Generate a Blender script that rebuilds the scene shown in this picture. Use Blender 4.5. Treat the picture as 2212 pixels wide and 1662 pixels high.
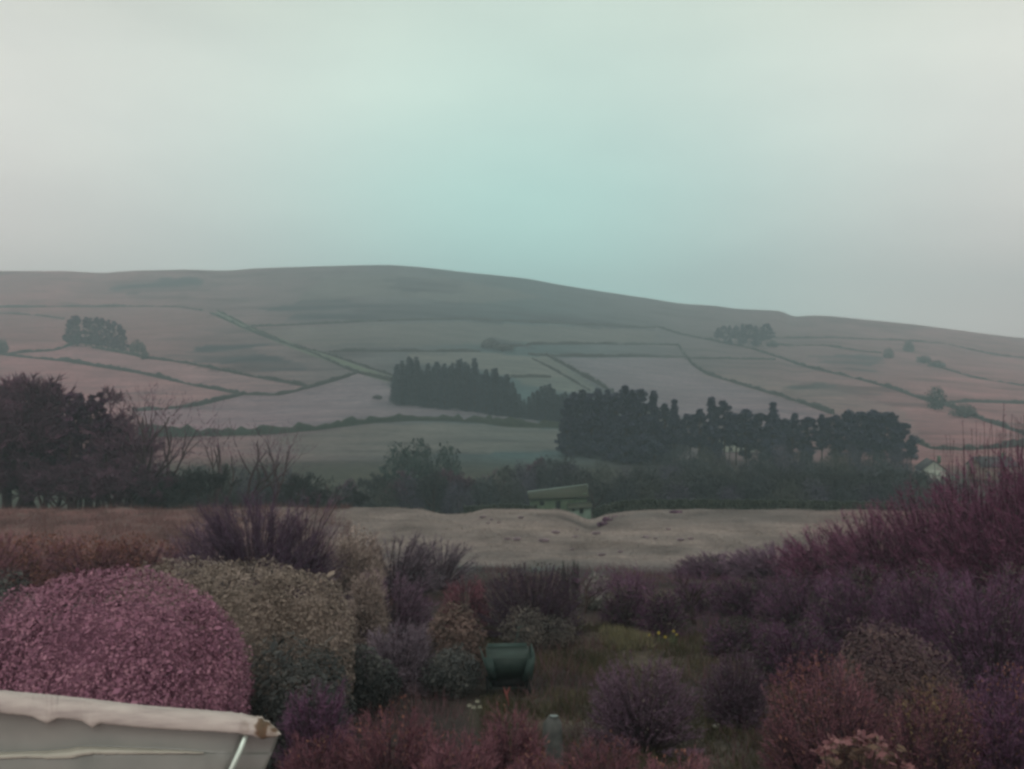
import bpy, math, random
import numpy as np
from math import radians

sc = bpy.context.scene
for o in list(bpy.data.objects):
    bpy.data.objects.remove(o)
COL = sc.collection

# ------------------------------------------------------------------ camera
EYE = 6.0                      # eye height, upstairs window
F, CX, CY = 1841.0, 1106.0, 831.0   # photograph measured on a 2212 x 1662 sheet
cam = bpy.data.cameras.new('camera')
cam.sensor_width = 36.0
cam.lens = 36.0 * F / 2212.0
cam.clip_start = 0.05
cam.clip_end = 6000
camo = bpy.data.objects.new('camera', cam)
COL.objects.link(camo)
camo.location = (0, 0, EYE)
camo.rotation_euler = (radians(90), 0, 0)
sc.camera = camo

# ------------------------------------------------------------------ world / sun / exposure
SUN_EL, SUN_ROT = radians(48), radians(200)
world = bpy.data.worlds.new('World')
sc.world = world
world.use_nodes = True
nt = world.node_tree
nt.nodes.clear()


def N(tree, typ, **kw):
    n = tree.nodes.new(typ)
    for k, v in kw.items():
        setattr(n, k, v)
    return n


def math_node(tree, op, a, b=None, clamp=False):
    n = tree.nodes.new('ShaderNodeMath')
    n.operation = op
    n.use_clamp = clamp
    for i, v in enumerate((a, b)):
        if v is None:
            continue
        if isinstance(v, (int, float)):
            n.inputs[i].default_value = v
        else:
            tree.links.new(v, n.inputs[i])
    return n.outputs[0]


def srgb(r, g, b):
    f = lambda c: c / 12.92 if c <= .04045 else ((c + .055) / 1.055) ** 2.4
    return (f(r / 255), f(g / 255), f(b / 255), 1.0)


def ramp(tree, fac, stops):
    n = tree.nodes.new('ShaderNodeValToRGB')
    e = n.color_ramp.elements
    while len(e) < len(stops):
        e.new(0.5)
    for el, (p, c) in zip(e, stops):
        el.position = p
        el.color = c if len(c) == 4 else (*c, 1)
    tree.links.new(fac, n.inputs[0])
    return n.outputs[0]


def build_world():
    L = nt.links.new
    tc = N(nt, 'ShaderNodeTexCoord')
    sep = N(nt, 'ShaderNodeSeparateXYZ')
    L(tc.outputs['Generated'], sep.inputs[0])
    x, y, z = sep.outputs
    el = math_node(nt, 'ADD', z, 0.0, clamp=True)
    # overcast layer: murky near the hills, brightest about 20 degrees up
    grey = ramp(nt, el, [(0.0, srgb(214, 188, 184)), (0.05, srgb(218, 194, 190)), (0.11, srgb(220, 201, 196)), (0.18, srgb(220, 207, 201)),
                         (0.26, srgb(219, 212, 205)), (0.34, srgb(212, 208, 200)), (0.42, srgb(194, 191, 180)),
                         (1.0, srgb(198, 199, 190))])
    teal = ramp(nt, el, [(0.0, srgb(156, 204, 198)), (0.08, srgb(164, 207, 201)), (0.15, srgb(170, 212, 205)),
                         (0.22, srgb(178, 216, 207)), (0.32, srgb(192, 216, 205)), (0.45, srgb(194, 207, 195)),
                         (1.0, srgb(198, 199, 190))])
    az = math_node(nt, 'ARCTAN2', x, y)
    az = math_node(nt, 'SUBTRACT', az, 0.02)
    a2 = math_node(nt, 'POWER', math_node(nt, 'DIVIDE', math_node(nt, 'ABSOLUTE', az), 0.40), 2.0)
    lobe = math_node(nt, 'POWER', 2.71828, math_node(nt, 'MULTIPLY', a2, -1.0))
    mix = N(nt, 'ShaderNodeMixRGB')
    L(lobe, mix.inputs[0]); L(grey, mix.inputs[1]); L(teal, mix.inputs[2])
    # soft cloud structure
    mp = N(nt, 'ShaderNodeMapping')
    mp.inputs['Scale'].default_value = (1.6, 1.6, 4.5)
    L(tc.outputs['Generated'], mp.inputs[0])
    noi = N(nt, 'ShaderNodeTexNoise')
    noi.inputs['Scale'].default_value = 1.9
    noi.inputs['Detail'].default_value = 4.0
    noi.inputs['Roughness'].default_value = 0.48
    L(mp.outputs[0], noi.inputs[0])
    cl = ramp(nt, noi.outputs[0], [(0.3, (0.93, 0.93, 0.94)), (0.7, (1.06, 1.055, 1.045))])
    mul = N(nt, 'ShaderNodeMixRGB', blend_type='MULTIPLY')
    mul.inputs[0].default_value = 1.0
    L(mix.outputs[0], mul.inputs[1]); L(cl, mul.inputs[2])
    sc10 = N(nt, 'ShaderNodeMixRGB', blend_type='MULTIPLY')
    sc10.inputs[0].default_value = 1.0
    k = 14.2
    sc10.inputs[2].default_value = (k, k, k, 1)
    L(mul.outputs[0], sc10.inputs[1])
    sky = N(nt, 'ShaderNodeTexSky', sky_type='NISHITA')
    sky.sun_disc = False
    sky.sun_elevation = SUN_EL
    sky.sun_rotation = SUN_ROT
    sky.dust_density = 4.0
    m2 = N(nt, 'ShaderNodeMixRGB')
    m2.inputs[0].default_value = 0.94      # the cloud layer hides nearly all of the clear sky
    L(sky.outputs[0], m2.inputs[1]); L(sc10.outputs[0], m2.inputs[2])
    bg = N(nt, 'ShaderNodeBackground')
    bg.inputs[1].default_value = 0.1
    L(m2.outputs[0], bg.inputs[0])
    out = N(nt, 'ShaderNodeOutputWorld')
    L(bg.outputs[0], out.inputs[0])


build_world()
sun = bpy.data.lights.new('sun', 'SUN')
sun.energy = 0.5
sun.angle = radians(25)
sun.color = (1.0, 0.97, 0.93)
suno = bpy.data.objects.new('sun', sun)
COL.objects.link(suno)
suno.rotation_euler = (radians(90) - SUN_EL, 0, radians(180) - SUN_ROT)
suno.location = (0, 0, 60)

vs = sc.view_settings
vs.view_transform = 'Standard'
vs.look = 'None'
vs.exposure = 0.0
vs.gamma = 1.0
vs.use_curve_mapping = False
sc.cycles.filter_width = 2.9          # the photograph is soft all over
sc.cycles.use_denoising = True
sc.cycles.adaptive_threshold = .02
sc.cycles.use_light_tree = False
sc.cycles.max_bounces = 4
sc.cycles.diffuse_bounces = 2
sc.cycles.volume_bounces = 0
sc.cycles.transparent_max_bounces = 8

# ------------------------------------------------------------------ terrain height


def pchip(xs, ys):
    xs = np.array(xs, float); ys = np.array(ys, float)
    h = np.diff(xs); d = np.diff(ys) / h
    m = np.zeros(len(xs))
    m[0], m[-1] = d[0], d[-1]
    for i in range(1, len(xs) - 1):
        if d[i - 1] * d[i] > 0:
            w1 = 2 * h[i] + h[i - 1]; w2 = h[i] + 2 * h[i - 1]
            m[i] = (w1 + w2) / (w1 / d[i - 1] + w2 / d[i])

    def f(x):
        x = np.clip(x, xs[0], xs[-1])
        i = np.clip(np.searchsorted(xs, x) - 1, 0, len(xs) - 2)
        t = (x - xs[i]) / h[i]
        t2, t3 = t * t, t * t * t
        return ((2 * t3 - 3 * t2 + 1) * ys[i] + (t3 - 2 * t2 + t) * h[i] * m[i]
                + (-2 * t3 + 3 * t2) * ys[i + 1] + (t3 - t2) * h[i] * m[i + 1])
    return f


_hs = [(200, -.115), (220, -.092), (260, -.063), (310, -.042), (360, -.024), (430, .008), (540, .044),
       (650, .068), (750, .0875), (900, .113), (1000, .129), (1100, .139)]
_py = [-60, -5, 4, 8, 15, 22, 30, 40, 55, 70, 77, 84, 95, 120, 150, 175] + [a for a, b in _hs] + [1180, 1300, 1450]
_pz = [.6, .4, .2, 0, -1.0, -2.0, -2.6, -3.6, -5.1, -5.25, -5.35, -6.9, -9.8, -14., -18, -19.4] + \
      [EYE + a * b for a, b in _hs] + [163.5, 160, 148]
PROFILE = pchip(_py, _pz)
RIDGE = pchip([(p - CX) / F for p in (-400, 0, 130, 227, 250, 300, 350, 400, 480, 560, 650, 760, 830, 900, 1000, 1140, 1200, 1300,
                                      1400, 1480, 1530, 1600, 1680, 1720, 1760, 1860, 1960, 2080, 2140, 2212, 2700)],
              [(CY - p) / F for p in (590, 586, 586, 590, 588, 585, 584, 583, 585, 580, 577, 574, 573, 577, 588, 603, 614, 630,
                                      645, 657, 660, 668, 672, 684, 682, 690, 700, 715, 723, 731, 770)])
CREST = pchip([(p - CX) / F for p in (-600, 300, 700, 900, 960, 1005, 1060, 1200, 1240, 1275, 1310, 1400, 1600, 1800, 2300)],
              [0.0, 0.0, .15, .1, -.45, -.4, .05, 0.0, -.4, -.95, -.5, -.05, 0.0, -.05, 0.0])


def smooth(a, b, x):
    t = np.clip((x - a) / (b - a), 0, 1)
    return t * t * (3 - 2 * t)


def fbm(x, y, seed, octs=4):
    r = np.random.default_rng(seed)
    out = 0; amp = 1.0; fr = 1.0
    for _ in range(octs):
        for _k in range(3):
            a = r.uniform(0, 6.283); ph = r.uniform(0, 6.283); q = r.uniform(.7, 1.3)
            out = out + amp * np.sin((x * math.cos(a) + y * math.sin(a)) * fr * q + ph + 1.3 * np.sin((x * math.sin(a) - y * math.cos(a)) * fr * .6 + ph * 2))
        amp *= .5; fr *= 2.1
    return out / 3.0


def H(x, y):
    x = np.asarray(x, float); y = np.asarray(y, float)
    z = PROFILE(y)
    yy = np.maximum(y, 1.0)
    u = np.clip(x / yy, -.95, .95)
    k = (RIDGE(u) + .115) / (.139 + .115)
    s = (z - EYE) / yy
    far = EYE + yy * (-.115 + (s + .115) * k)
    z = np.where(y > 200, far, z)
    z = z + CREST(u) * smooth(58, 76, y) * (1 - smooth(82, 95, y))
    z = z + .10 * fbm(x * .7, y * .7, 3, 3) * smooth(10, 30, y) * (1 - smooth(90, 140, y))
    hill = smooth(190, 300, y) * (1 - smooth(900, 1080, y))
    z = z + hill * (1.2 * fbm(x * .03, y * .03, 5, 3) + .25 * fbm(x * .16, y * .16, 6, 2))
    return z


def cast(px, py, ymin=150.0, ymax=1180.0):
    """where the line of sight through a point of the photograph meets the ground"""
    Y = np.geomspace(ymin, ymax, 1500)
    X = (px - CX) / F * Y
    Zr = EYE + (CY - py) / F * Y
    g = H(X, Y) - Zr
    idx = np.where(g > 0)[0]
    i = idx[0] if len(idx) else len(Y) - 1
    if 0 < i and g[i] > 0:
        t = g[i - 1] / (g[i - 1] - g[i]); yy = Y[i - 1] + t * (Y[i] - Y[i - 1])
    else:
        yy = Y[i]
    xx = (px - CX) / F * yy
    return np.array([xx, yy, float(H(xx, yy))])


def spot(px, Y):
    x = (px - CX) / F * Y
    return np.array([x, Y, float(H(x, Y))])


def height_to(px, Y, top):
    """metres from the ground at spot() up to row `top` of the photograph"""
    return EYE + (CY - top) / F * Y - spot(px, Y)[2]

# ------------------------------------------------------------------ mesh helpers


def mesh_np(name, V, faces, mat, var=None, smooth_shade=False):
    """faces: list of int arrays (n,3) / (n,4); var: float per vertex -> attribute 'var'"""
    me = bpy.data.meshes.new(name)
    V = np.asarray(V, np.float32)
    faces = [np.asarray(f, np.int32) for f in faces if len(f)]
    loops = np.concatenate([f.ravel() for f in faces])
    sizes = np.concatenate([np.full(len(f), f.shape[1], np.int32) for f in faces])
    starts = np.concatenate([[0], np.cumsum(sizes)[:-1]]).astype(np.int32)
    me.vertices.add(len(V)); me.vertices.foreach_set('co', V.ravel())
    me.loops.add(len(loops)); me.loops.foreach_set('vertex_index', loops)
    me.polygons.add(len(sizes)); me.polygons.foreach_set('loop_start', starts)
    me.polygons.foreach_set('loop_total', sizes)
    if smooth_shade:
        me.polygons.foreach_set('use_smooth', np.ones(len(sizes), bool))
    if var is not None:
        at = me.attributes.new('var', 'FLOAT', 'POINT')
        at.data.foreach_set('value', np.asarray(var, np.float32))
    me.update(calc_edges=True)
    me.validate()
    if mat:
        me.materials.append(mat)
    return me


class MB:
    """collects vertices and faces of one mesh"""

    def __init__(s):
        s.V = []; s.F3 = []; s.F4 = []; s.v = []; s.n = 0

    def add(s, V, F, var=.5):
        V = np.asarray(V, float).reshape(-1, 3); F = np.asarray(F, int)
        s.V.append(V)
        (s.F4 if F.shape[1] == 4 else s.F3).append(F + s.n)
        s.v.append(np.broadcast_to(np.asarray(var, float), (len(V),)).copy())
        s.n += len(V)

    def box(s, x0, x1, y0, y1, z0, z1, var=.5):
        V = [(x, y, z) for z in (z0, z1) for y in (y0, y1) for x in (x0, x1)]
        Fq = [(0, 2, 3, 1), (4, 5, 7, 6), (0, 1, 5, 4), (1, 3, 7, 5), (3, 2, 6, 7), (2, 0, 4, 6)]
        s.add(V, Fq, var)

    def hexa(s, V, var=.5):
        """8 corners ordered like box()"""
        s.add(V, [(0, 2, 3, 1), (4, 5, 7, 6), (0, 1, 5, 4), (1, 3, 7, 5), (3, 2, 6, 7), (2, 0, 4, 6)], var)

    def tube(s, pts, rad, n=6, var=.5, cap=True):
        pts = np.asarray(pts, float); rad = np.broadcast_to(np.asarray(rad, float), (len(pts),))
        t = np.gradient(pts, axis=0)
        t /= np.linalg.norm(t, axis=1, keepdims=True) + 1e-9
        ref = np.array([0.31, 0.95, 0.05]) if abs(t[0][2]) > .6 else np.array([0, 0, 1.0])
        a = np.cross(t, ref); a /= np.linalg.norm(a, axis=1, keepdims=True) + 1e-9
        b = np.cross(t, a)
        ang = np.arange(n) * 2 * math.pi / n
        ring = (a[:, None, :] * np.cos(ang)[None, :, None] + b[:, None, :] * np.sin(ang)[None, :, None]) * rad[:, None, None] + pts[:, None, :]
        m = len(pts)
        i = np.arange(m - 1)[:, None] * n; j = np.arange(n)[None, :]; j2 = (j + 1) % n
        Fq = np.stack([i + j, i + j2, i + n + j2, i + n + j], -1).reshape(-1, 4)
        s.add(ring.reshape(-1, 3), Fq, var)
        if cap:
            base = s.n
            s.add(np.concatenate([ring[-1], [pts[-1]]]), [(k, (k + 1) % n, n) for k in range(n)], var)
            s.add(np.concatenate([ring[0], [pts[0]]]), [((k + 1) % n, k, n) for k in range(n)], var)

    def mesh(s, name, mat, smooth_shade=False):
        F = []
        if s.F3: F.append(np.concatenate(s.F3))
        if s.F4: F.append(np.concatenate(s.F4))
        return mesh_np(name, np.concatenate(s.V), F, mat, np.concatenate(s.v), smooth_shade)


def link(name, me, parent=None, loc=None):
    o = bpy.data.objects.new(name, me)
    COL.objects.link(o)
    if parent is not None:
        o.parent = parent
    if loc is not None:
        o.location = loc
    if parent is not None and name in ('twigs', 'leaves', 'foliage', 'stems'):
        o['kind'] = 'stuff'
    return o


def tag(o, label, cat, group=None):
    o['label'] = label; o['category'] = cat; o['kind'] = 'thing'
    if group: o['group'] = group
    return o


def thing(name, label, cat, loc=(0, 0, 0), rz=0.0, group=None, scale=1.0):
    o = bpy.data.objects.new(name, None)
    o.empty_display_size = .3
    COL.objects.link(o)
    o.location = loc; o.rotation_euler = (0, 0, rz)
    o.scale = (scale,) * 3 if isinstance(scale, (int, float)) else scale
    return tag(o, label, cat, group)

# ------------------------------------------------------------------ materials


def base_mat(name, rough=.85, spec=.15):
    m = bpy.data.materials.new(name)
    m.use_nodes = True
    b = m.node_tree.nodes['Principled BSDF']
    b.inputs['Roughness'].default_value = rough
    b.inputs['Specular IOR Level'].default_value = spec
    return m, m.node_tree, b


def leaf_mat(name, cols, nscale=1.3, nmix=.55, rough=.75, spec=.12):
    """plant colours: leaf to leaf variation plus clumps of older and younger growth"""
    m, t, b = base_mat(name, rough, spec)
    at = N(t, 'ShaderNodeAttribute', attribute_name='var')
    tc = N(t, 'ShaderNodeTexCoord')
    noi = N(t, 'ShaderNodeTexNoise')
    noi.inputs['Scale'].default_value = nscale
    noi.inputs['Detail'].default_value = 3
    t.links.new(tc.outputs['Object'], noi.inputs[0])
    nn = ramp(t, noi.outputs[0], [(.32, (0, 0, 0)), (.68, (1, 1, 1))])
    a = math_node(t, 'MULTIPLY', at.outputs['Fac'], 1 - nmix)
    c = math_node(t, 'MULTIPLY', nn, nmix)
    f = math_node(t, 'ADD', a, c, clamp=True)
    n = len(cols)
    col = ramp(t, f, [(.12 + .76 * i / max(1, n - 1), c_) for i, c_ in enumerate(cols)])
    oi = N(t, 'ShaderNodeObjectInfo')
    hs = N(t, 'ShaderNodeHueSaturation')
    v = math_node(t, 'ADD', math_node(t, 'MULTIPLY', oi.outputs['Random'], .35), .83)
    t.links.new(v, hs.inputs['Value'])
    t.links.new(col, hs.inputs['Color'])
    t.links.new(hs.outputs[0], b.inputs['Base Color'])
    return m


def noise_mat(name, cols, scale=4.0, rough=.85, spec=.2, bump=.0, detail=6, coords='Object'):
    m, t, b = base_mat(name, rough, spec)
    tc = N(t, 'ShaderNodeTexCoord')
    noi = N(t, 'ShaderNodeTexNoise')
    noi.inputs['Scale'].default_value = scale
    noi.inputs['Detail'].default_value = detail
    noi.inputs['Roughness'].default_value = .62
    t.links.new(tc.outputs[coords], noi.inputs[0])
    n = len(cols)
    col = ramp(t, noi.outputs[0], [(.3 + .4 * i / max(1, n - 1), c) for i, c in enumerate(cols)])
    t.links.new(col, b.inputs['Base Color'])
    if bump:
        bp = N(t, 'ShaderNodeBump')
        bp.inputs['Strength'].default_value = bump
        t.links.new(noi.outputs[0], bp.inputs['Height'])
        t.links.new(bp.outputs[0], b.inputs['Normal'])
    return m

# ------------------------------------------------------------------ ground


def poly_in(px, py, poly):
    inside = np.zeros(px.shape, bool)
    n = len(poly)
    for i in range(n):
        x0, y0 = poly[i]; x1, y1 = poly[(i + 1) % n]
        if y0 == y1: continue
        c = ((y0 > py) != (y1 > py)) & (px < (x1 - x0) * (py - y0) / (y1 - y0) + x0)
        inside ^= c
    return inside


PINK = np.array((.255, .122, .132)); GREY = np.array((.046, .082, .090)); LAV = np.array((.150, .142, .148))
PATCHES = [
    # (corners on the photograph, colour): improved pastures, rough grass, heather
    ([(0, 767), (146, 782), (303, 807), (526, 853), (420, 879), (292, 888), (150, 900), (0, 900)], (.215, .165, .158)),
    ([(47, 763), (168, 745), (314, 774), (548, 815), (672, 838), (603, 854), (526, 851), (303, 805), (146, 781)], (.215, .175, .170)),
    ([(292, 888), (420, 880), (526, 855), (672, 840), (770, 808), (842, 825), (845, 872), (1000, 884), (1120, 902), (1215, 920), (1094, 919), (966, 906), (802, 911), (584, 935), (329, 940)], (.190, .172, .180)),
    ([(1190, 773), (1480, 775), (1525, 812), (1616, 838), (1788, 893), (1700, 935), (1500, 910), (1324, 850)], (.182, .168, .176)),
    ([(600, 947), (802, 918), (966, 914), (1215, 930), (1215, 975), (900, 985), (640, 985)], (.135, .136, .118)),
    ([(1190, 770), (1105, 800), (1130, 830), (1230, 850), (1300, 845)], (.130, .142, .120)),
    ([(880, 762), (1040, 762), (1180, 772), (1240, 815), (1100, 815), (1000, 790), (880, 785)], (.150, .150, .128)),
    ([(0, 669), (180, 667), (438, 676), (480, 700), (300, 735), (150, 735), (0, 730)], (.170, .132, .122)),
    ([(1525, 812), (1616, 812), (1835, 850), (1960, 890), (1990, 950), (1900, 930), (1788, 891), (1616, 836)], (.175, .158, .142)),
    ([(560, 712), (741, 704), (1003, 695), (1415, 715), (1415, 740), (1040, 742), (700, 755)], (.130, .132, .116)),
    ([(700, 600), (860, 592), (960, 600), (1180, 640), (1060, 655), (760, 640), (640, 650)], (.120, .126, .110)),
    # heather and rushes
    ([(250, 612), (330, 603), (430, 604), (480, 625), (380, 632), (250, 632)], (.070, .062, .068)),
    ([(560, 665), (700, 648), (860, 652), (1050, 662), (1200, 680), (1415, 700), (1470, 715), (1300, 709), (1185, 698), (1003, 688), (820, 692), (640, 690)], (.066, .064, .070)),
    ([(830, 605), (930, 594), (1010, 606), (1000, 628), (900, 632), (840, 625)], (.072, .070, .076)),
    ([(720, 752), (800, 738), (880, 748), (900, 758), (800, 760)], (.066, .064, .072)),
    ([(1035, 735), (1075, 728), (1140, 748), (1150, 758), (1060, 758)], (.064, .068, .076)),
    ([(330, 765), (460, 748), (560, 752), (650, 790), (560, 800), (420, 780)], (.088, .080, .082)),
    ([(1680, 838), (1780, 822), (1900, 850), (1880, 862), (1760, 852)], (.105, .098, .084)),
    ([(1750, 770), (1860, 765), (1930, 800), (1850, 800)], (.115, .098, .096)),
]


def build_ground():
    Y = np.concatenate([np.linspace(-25, 8, 14)[:-1], np.geomspace(8, 1440, 330)])
    a = np.linspace(-1.05, 1.05, 420)
    YY, AA = np.meshgrid(Y, a, indexing='ij')
    XX = AA * (YY + 34)
    ZZ = H(XX, YY)
    yy = np.maximum(YY, 2.0)
    px = CX + F * XX / yy
    py = CY - F * (ZZ - EYE) / yy
    # moorland with the lens colour cast painted in: pinker sides, teal grey middle
    w = np.clip(np.abs(px - 1120) / 1000, 0, 1)[..., None] ** 1.3
    col = GREY * (1 - w) + PINK * w
    tex = fbm(XX * .05, YY * .03, 21, 4)[..., None]
    col = col * (1 + .14 * tex)
    dk = smooth(.25, .8, fbm(XX * .03, YY * .14, 23, 5))[..., None]
    col = col * (1 - .42 * dk) * (1 + .10 * smooth(.3, .9, fbm(XX * .025, YY * .09, 24, 4))[..., None])
    jx = px + 5 * fbm(XX * .05, YY * .05, 31, 3); jy = py + 1.5 * fbm(XX * .06, YY * .06, 32, 3)
    hx = px + 34 * fbm(XX * .035, YY * .05, 33, 4); hy = py + 9 * fbm(XX * .04, YY * .06, 34, 4)
    streak = smooth(-.55, .45, fbm(XX * .022, YY * .11, 35, 5))[..., None]
    far = YY > 185
    for poly, c in PATCHES:
        heath = max(c) < .116
        msk = (poly_in(hx, hy, poly) if heath else poly_in(jx, jy, poly)) & far
        c = np.array(c) * np.array((.80, .82, .90))
        if heath:
            hc = c * np.array((.50, .58, .62))
            col = np.where(msk[..., None], hc * (.35 + .65 * streak) + col * (.65 - .65 * streak), col)
            continue
        tint = 1 + np.array((.55, -.06, .0)) * w - np.array((.08, .0, -.03)) * (1 - w)  # pastures take the same painted lens cast
        col = np.where(msk[..., None], c * tint * (1 + .07 * fbm(XX * .08, YY * .05, 41, 3)[..., None]), col)
    # valley bottom: dark damp rough ground
    v = (smooth(80, 90, YY) * (1 - smooth(205, 235, YY)))[..., None]
    col = col * (1 - v) + np.array((.055, .058, .048)) * v
    # pale winter grass of the field with the humps
    fld = (smooth(47, 55, YY) * (1 - smooth(78, 82, YY)))[..., None]
    side = smooth(.22, .5, np.abs(XX / yy - .06))[..., None]
    gcol = np.array((.195, .166, .160)) * (1 - side) + np.array((.150, .080, .080)) * side
    gcol = gcol * (1 - .30 * smooth(.1, .8, fbm(XX * .35, YY * .8, 52, 5))[..., None])
    gcol = gcol * (1 + .10 * fbm(XX * .4, YY * .5, 51, 4)[..., None])
    col = col * (1 - fld) + gcol * fld
    # garden
    gd = (1 - smooth(44, 52, YY))[..., None]
    gn = smooth(-.5, .8, fbm(XX * .55, YY * .55, 61, 4))[..., None]
    gg = np.array((.044, .036, .036)) * (1 - gn) + np.array((.080, .068, .058)) * gn
    col = col * (1 - gd) + gg * gd
    n0, n1 = XX.shape
    V = np.stack([XX, YY, ZZ], -1).reshape(-1, 3)
    i = np.arange(n0 - 1)[:, None] * n1; j = np.arange(n1 - 1)[None, :]
    Fq = np.stack([i + j, i + j + 1, i + n1 + j + 1, i + n1 + j], -1).reshape(-1, 4)
    m, t, b = base_mat('ground_mat', .95, .05)
    at = N(t, 'ShaderNodeAttribute', attribute_name='soil')
    tc = N(t, 'ShaderNodeTexCoord')
    mul = None
    src = at.outputs['Color']
    for scale, lo, hi in ((.045, .86, 1.14), (.35, .80, 1.18), (3.0, .78, 1.22)):
        noi = N(t, 'ShaderNodeTexNoise')
        noi.inputs['Scale'].default_value = scale
        noi.inputs['Detail'].default_value = 5
        t.links.new(tc.outputs['Object'], noi.inputs[0])
        r = ramp(t, noi.outputs[0], [(.3, (lo, lo, lo)), (.7, (hi, hi, hi * .98))])
        mx = N(t, 'ShaderNodeMixRGB', blend_type='MULTIPLY')
        mx.inputs[0].default_value = 1
        t.links.new(src, mx.inputs[1]); t.links.new(r, mx.inputs[2])
        src = mx.outputs[0]
    mpg = N(t, 'ShaderNodeMapping'); mpg.inputs['Scale'].default_value = (.02, .10, .05); mpg.inputs['Rotation'].default_value = (0, 0, .12)
    t.links.new(tc.outputs['Object'], mpg.inputs[0])
    nst = N(t, 'ShaderNodeTexNoise'); nst.inputs['Scale'].default_value = 1.4; nst.inputs['Detail'].default_value = 7; nst.inputs['Roughness'].default_value = .65
    t.links.new(mpg.outputs[0], nst.inputs[0])
    rs = ramp(t, nst.outputs[0], [(.36, (.70, .74, .76)), (.50, (1.0, 1.0, 1.0)), (.66, (1.15, 1.13, 1.10))])
    mxs = N(t, 'ShaderNodeMixRGB', blend_type='MULTIPLY'); mxs.inputs[0].default_value = 1
    t.links.new(src, mxs.inputs[1]); t.links.new(rs, mxs.inputs[2]); src = mxs.outputs[0]
    t.links.new(src, b.inputs['Base Color'])
    me = mesh_np('ground', V, [Fq], m, None, True)
    ca = me.color_attributes.new('soil', 'FLOAT_COLOR', 'POINT')
    ca.data.foreach_set('color', np.concatenate([col.reshape(-1, 3), np.ones((n0 * n1, 1))], 1).astype(np.float32).ravel())
    o = link('ground', me)
    o['kind'] = 'structure'
    return o


build_ground()

# ------------------------------------------------------------------ haze
def build_haze():
    mb = MB()
    mb.box(-1620, 1620, -40, 1460, -24, 190)
    m = bpy.data.materials.new('haze_mat'); m.use_nodes = True
    t = m.node_tree; t.nodes.clear()
    pv = N(t, 'ShaderNodeVolumePrincipled')
    pv.inputs['Color'].default_value = (.70, .93, 1.0, 1)
    pv.inputs['Density'].default_value = .00078
    out = N(t, 'ShaderNodeOutputMaterial')
    t.links.new(pv.outputs[0], out.inputs['Volume'])
    o = link('haze', mb.mesh('haze', m))
    o['kind'] = 'stuff'
    o['label'] = 'thin damp haze lying over the whole valley'


build_haze()

# ------------------------------------------------------------------ field walls on the hill
WALL_MAT = noise_mat('dry_stone_wall_mat', [(.030, .034, .028), (.055, .058, .050)], 1.2, .95, .05)
BANK_MAT = noise_mat('grass_bank_mat', [(.022, .034, .024), (.046, .060, .042)], .6, .95, .05)


def strip_wall(name, pts, label, h=1.5, w=.8, mat=WALL_MAT, ymin=150., cat='wall', seed=0, kind_step=7, sunk=.6):
    r = np.random.default_rng(seed + 1000)
    pts = np.array(pts, float)
    seg = np.linalg.norm(np.diff(pts, axis=0), axis=1); cum = np.concatenate([[0], np.cumsum(seg)])
    n = max(4, int(cum[-1] / kind_step))
    s = np.linspace(0, cum[-1], n)
    P = np.array([cast(np.interp(q, cum, pts[:, 0]), np.interp(q, cum, pts[:, 1]), ymin) for q in s])
    for _ in range(2):
        P[1:-1, :2] = (P[:-2, :2] + 2 * P[1:-1, :2] + P[2:, :2]) / 4
    # refine for an uneven top
    d = np.concatenate([[0], np.cumsum(np.linalg.norm(np.diff(P[:, :2], axis=0), axis=1))])
    m = int(np.clip(d[-1] / 2.0, 8, 400))
    q = np.linspace(0, d[-1], m)
    X = np.interp(q, d, P[:, 0]); Yv = np.interp(q, d, P[:, 1])
    Z = H(X, Yv)
    tx = np.gradient(X); ty = np.gradient(Yv); L = np.hypot(tx, ty) + 1e-9
    nx, ny = -ty / L, tx / L
    lump = np.interp(np.arange(m), np.arange(0, m + 6, 6), r.normal(0, .28, len(np.arange(0, m + 6, 6))))
    hh = h * (1 + lump + .20 * r.standard_normal(m)).clip(.25, 1.7)
    ww = w * (1 + .15 * r.standard_normal(m)).clip(.5, 1.6) / 2
    rows = []
    for off, zz in ((-1.25, -sunk), (-1.0, .35), (-.7, .97), (.0, 1.05), (.7, .97), (1.0, .35), (1.25, -sunk)):
        rows.append(np.stack([X + nx * ww * off, Yv + ny * ww * off, Z + (zz * hh if zz > 0 else zz)], -1))
    V = np.stack(rows, 1)
    k = V.shape[1]
    i = np.arange(m - 1)[:, None] * k; j = np.arange(k - 1)[None, :]
    Fq = np.stack([i + j, i + j + 1, i + k + j + 1, i + k + j], -1).reshape(-1, 4)
    ends = np.array([[0, 1, 5, 6], [1, 2, 4, 5], [k * (m - 1) + 0, k * (m - 1) + 6, k * (m - 1) + 5, k * (m - 1) + 1],
                     [k * (m - 1) + 1, k * (m - 1) + 5, k * (m - 1) + 4, k * (m - 1) + 2]])
    c = V.reshape(-1, 3)
    org = np.array([X.mean(), Yv.mean(), Z.mean()])
    me = mesh_np(name, c - org, [Fq, ends], mat, None)
    return tag(link(name, me, None, tuple(org)), label, cat, 'field walls on the hillside')


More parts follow.
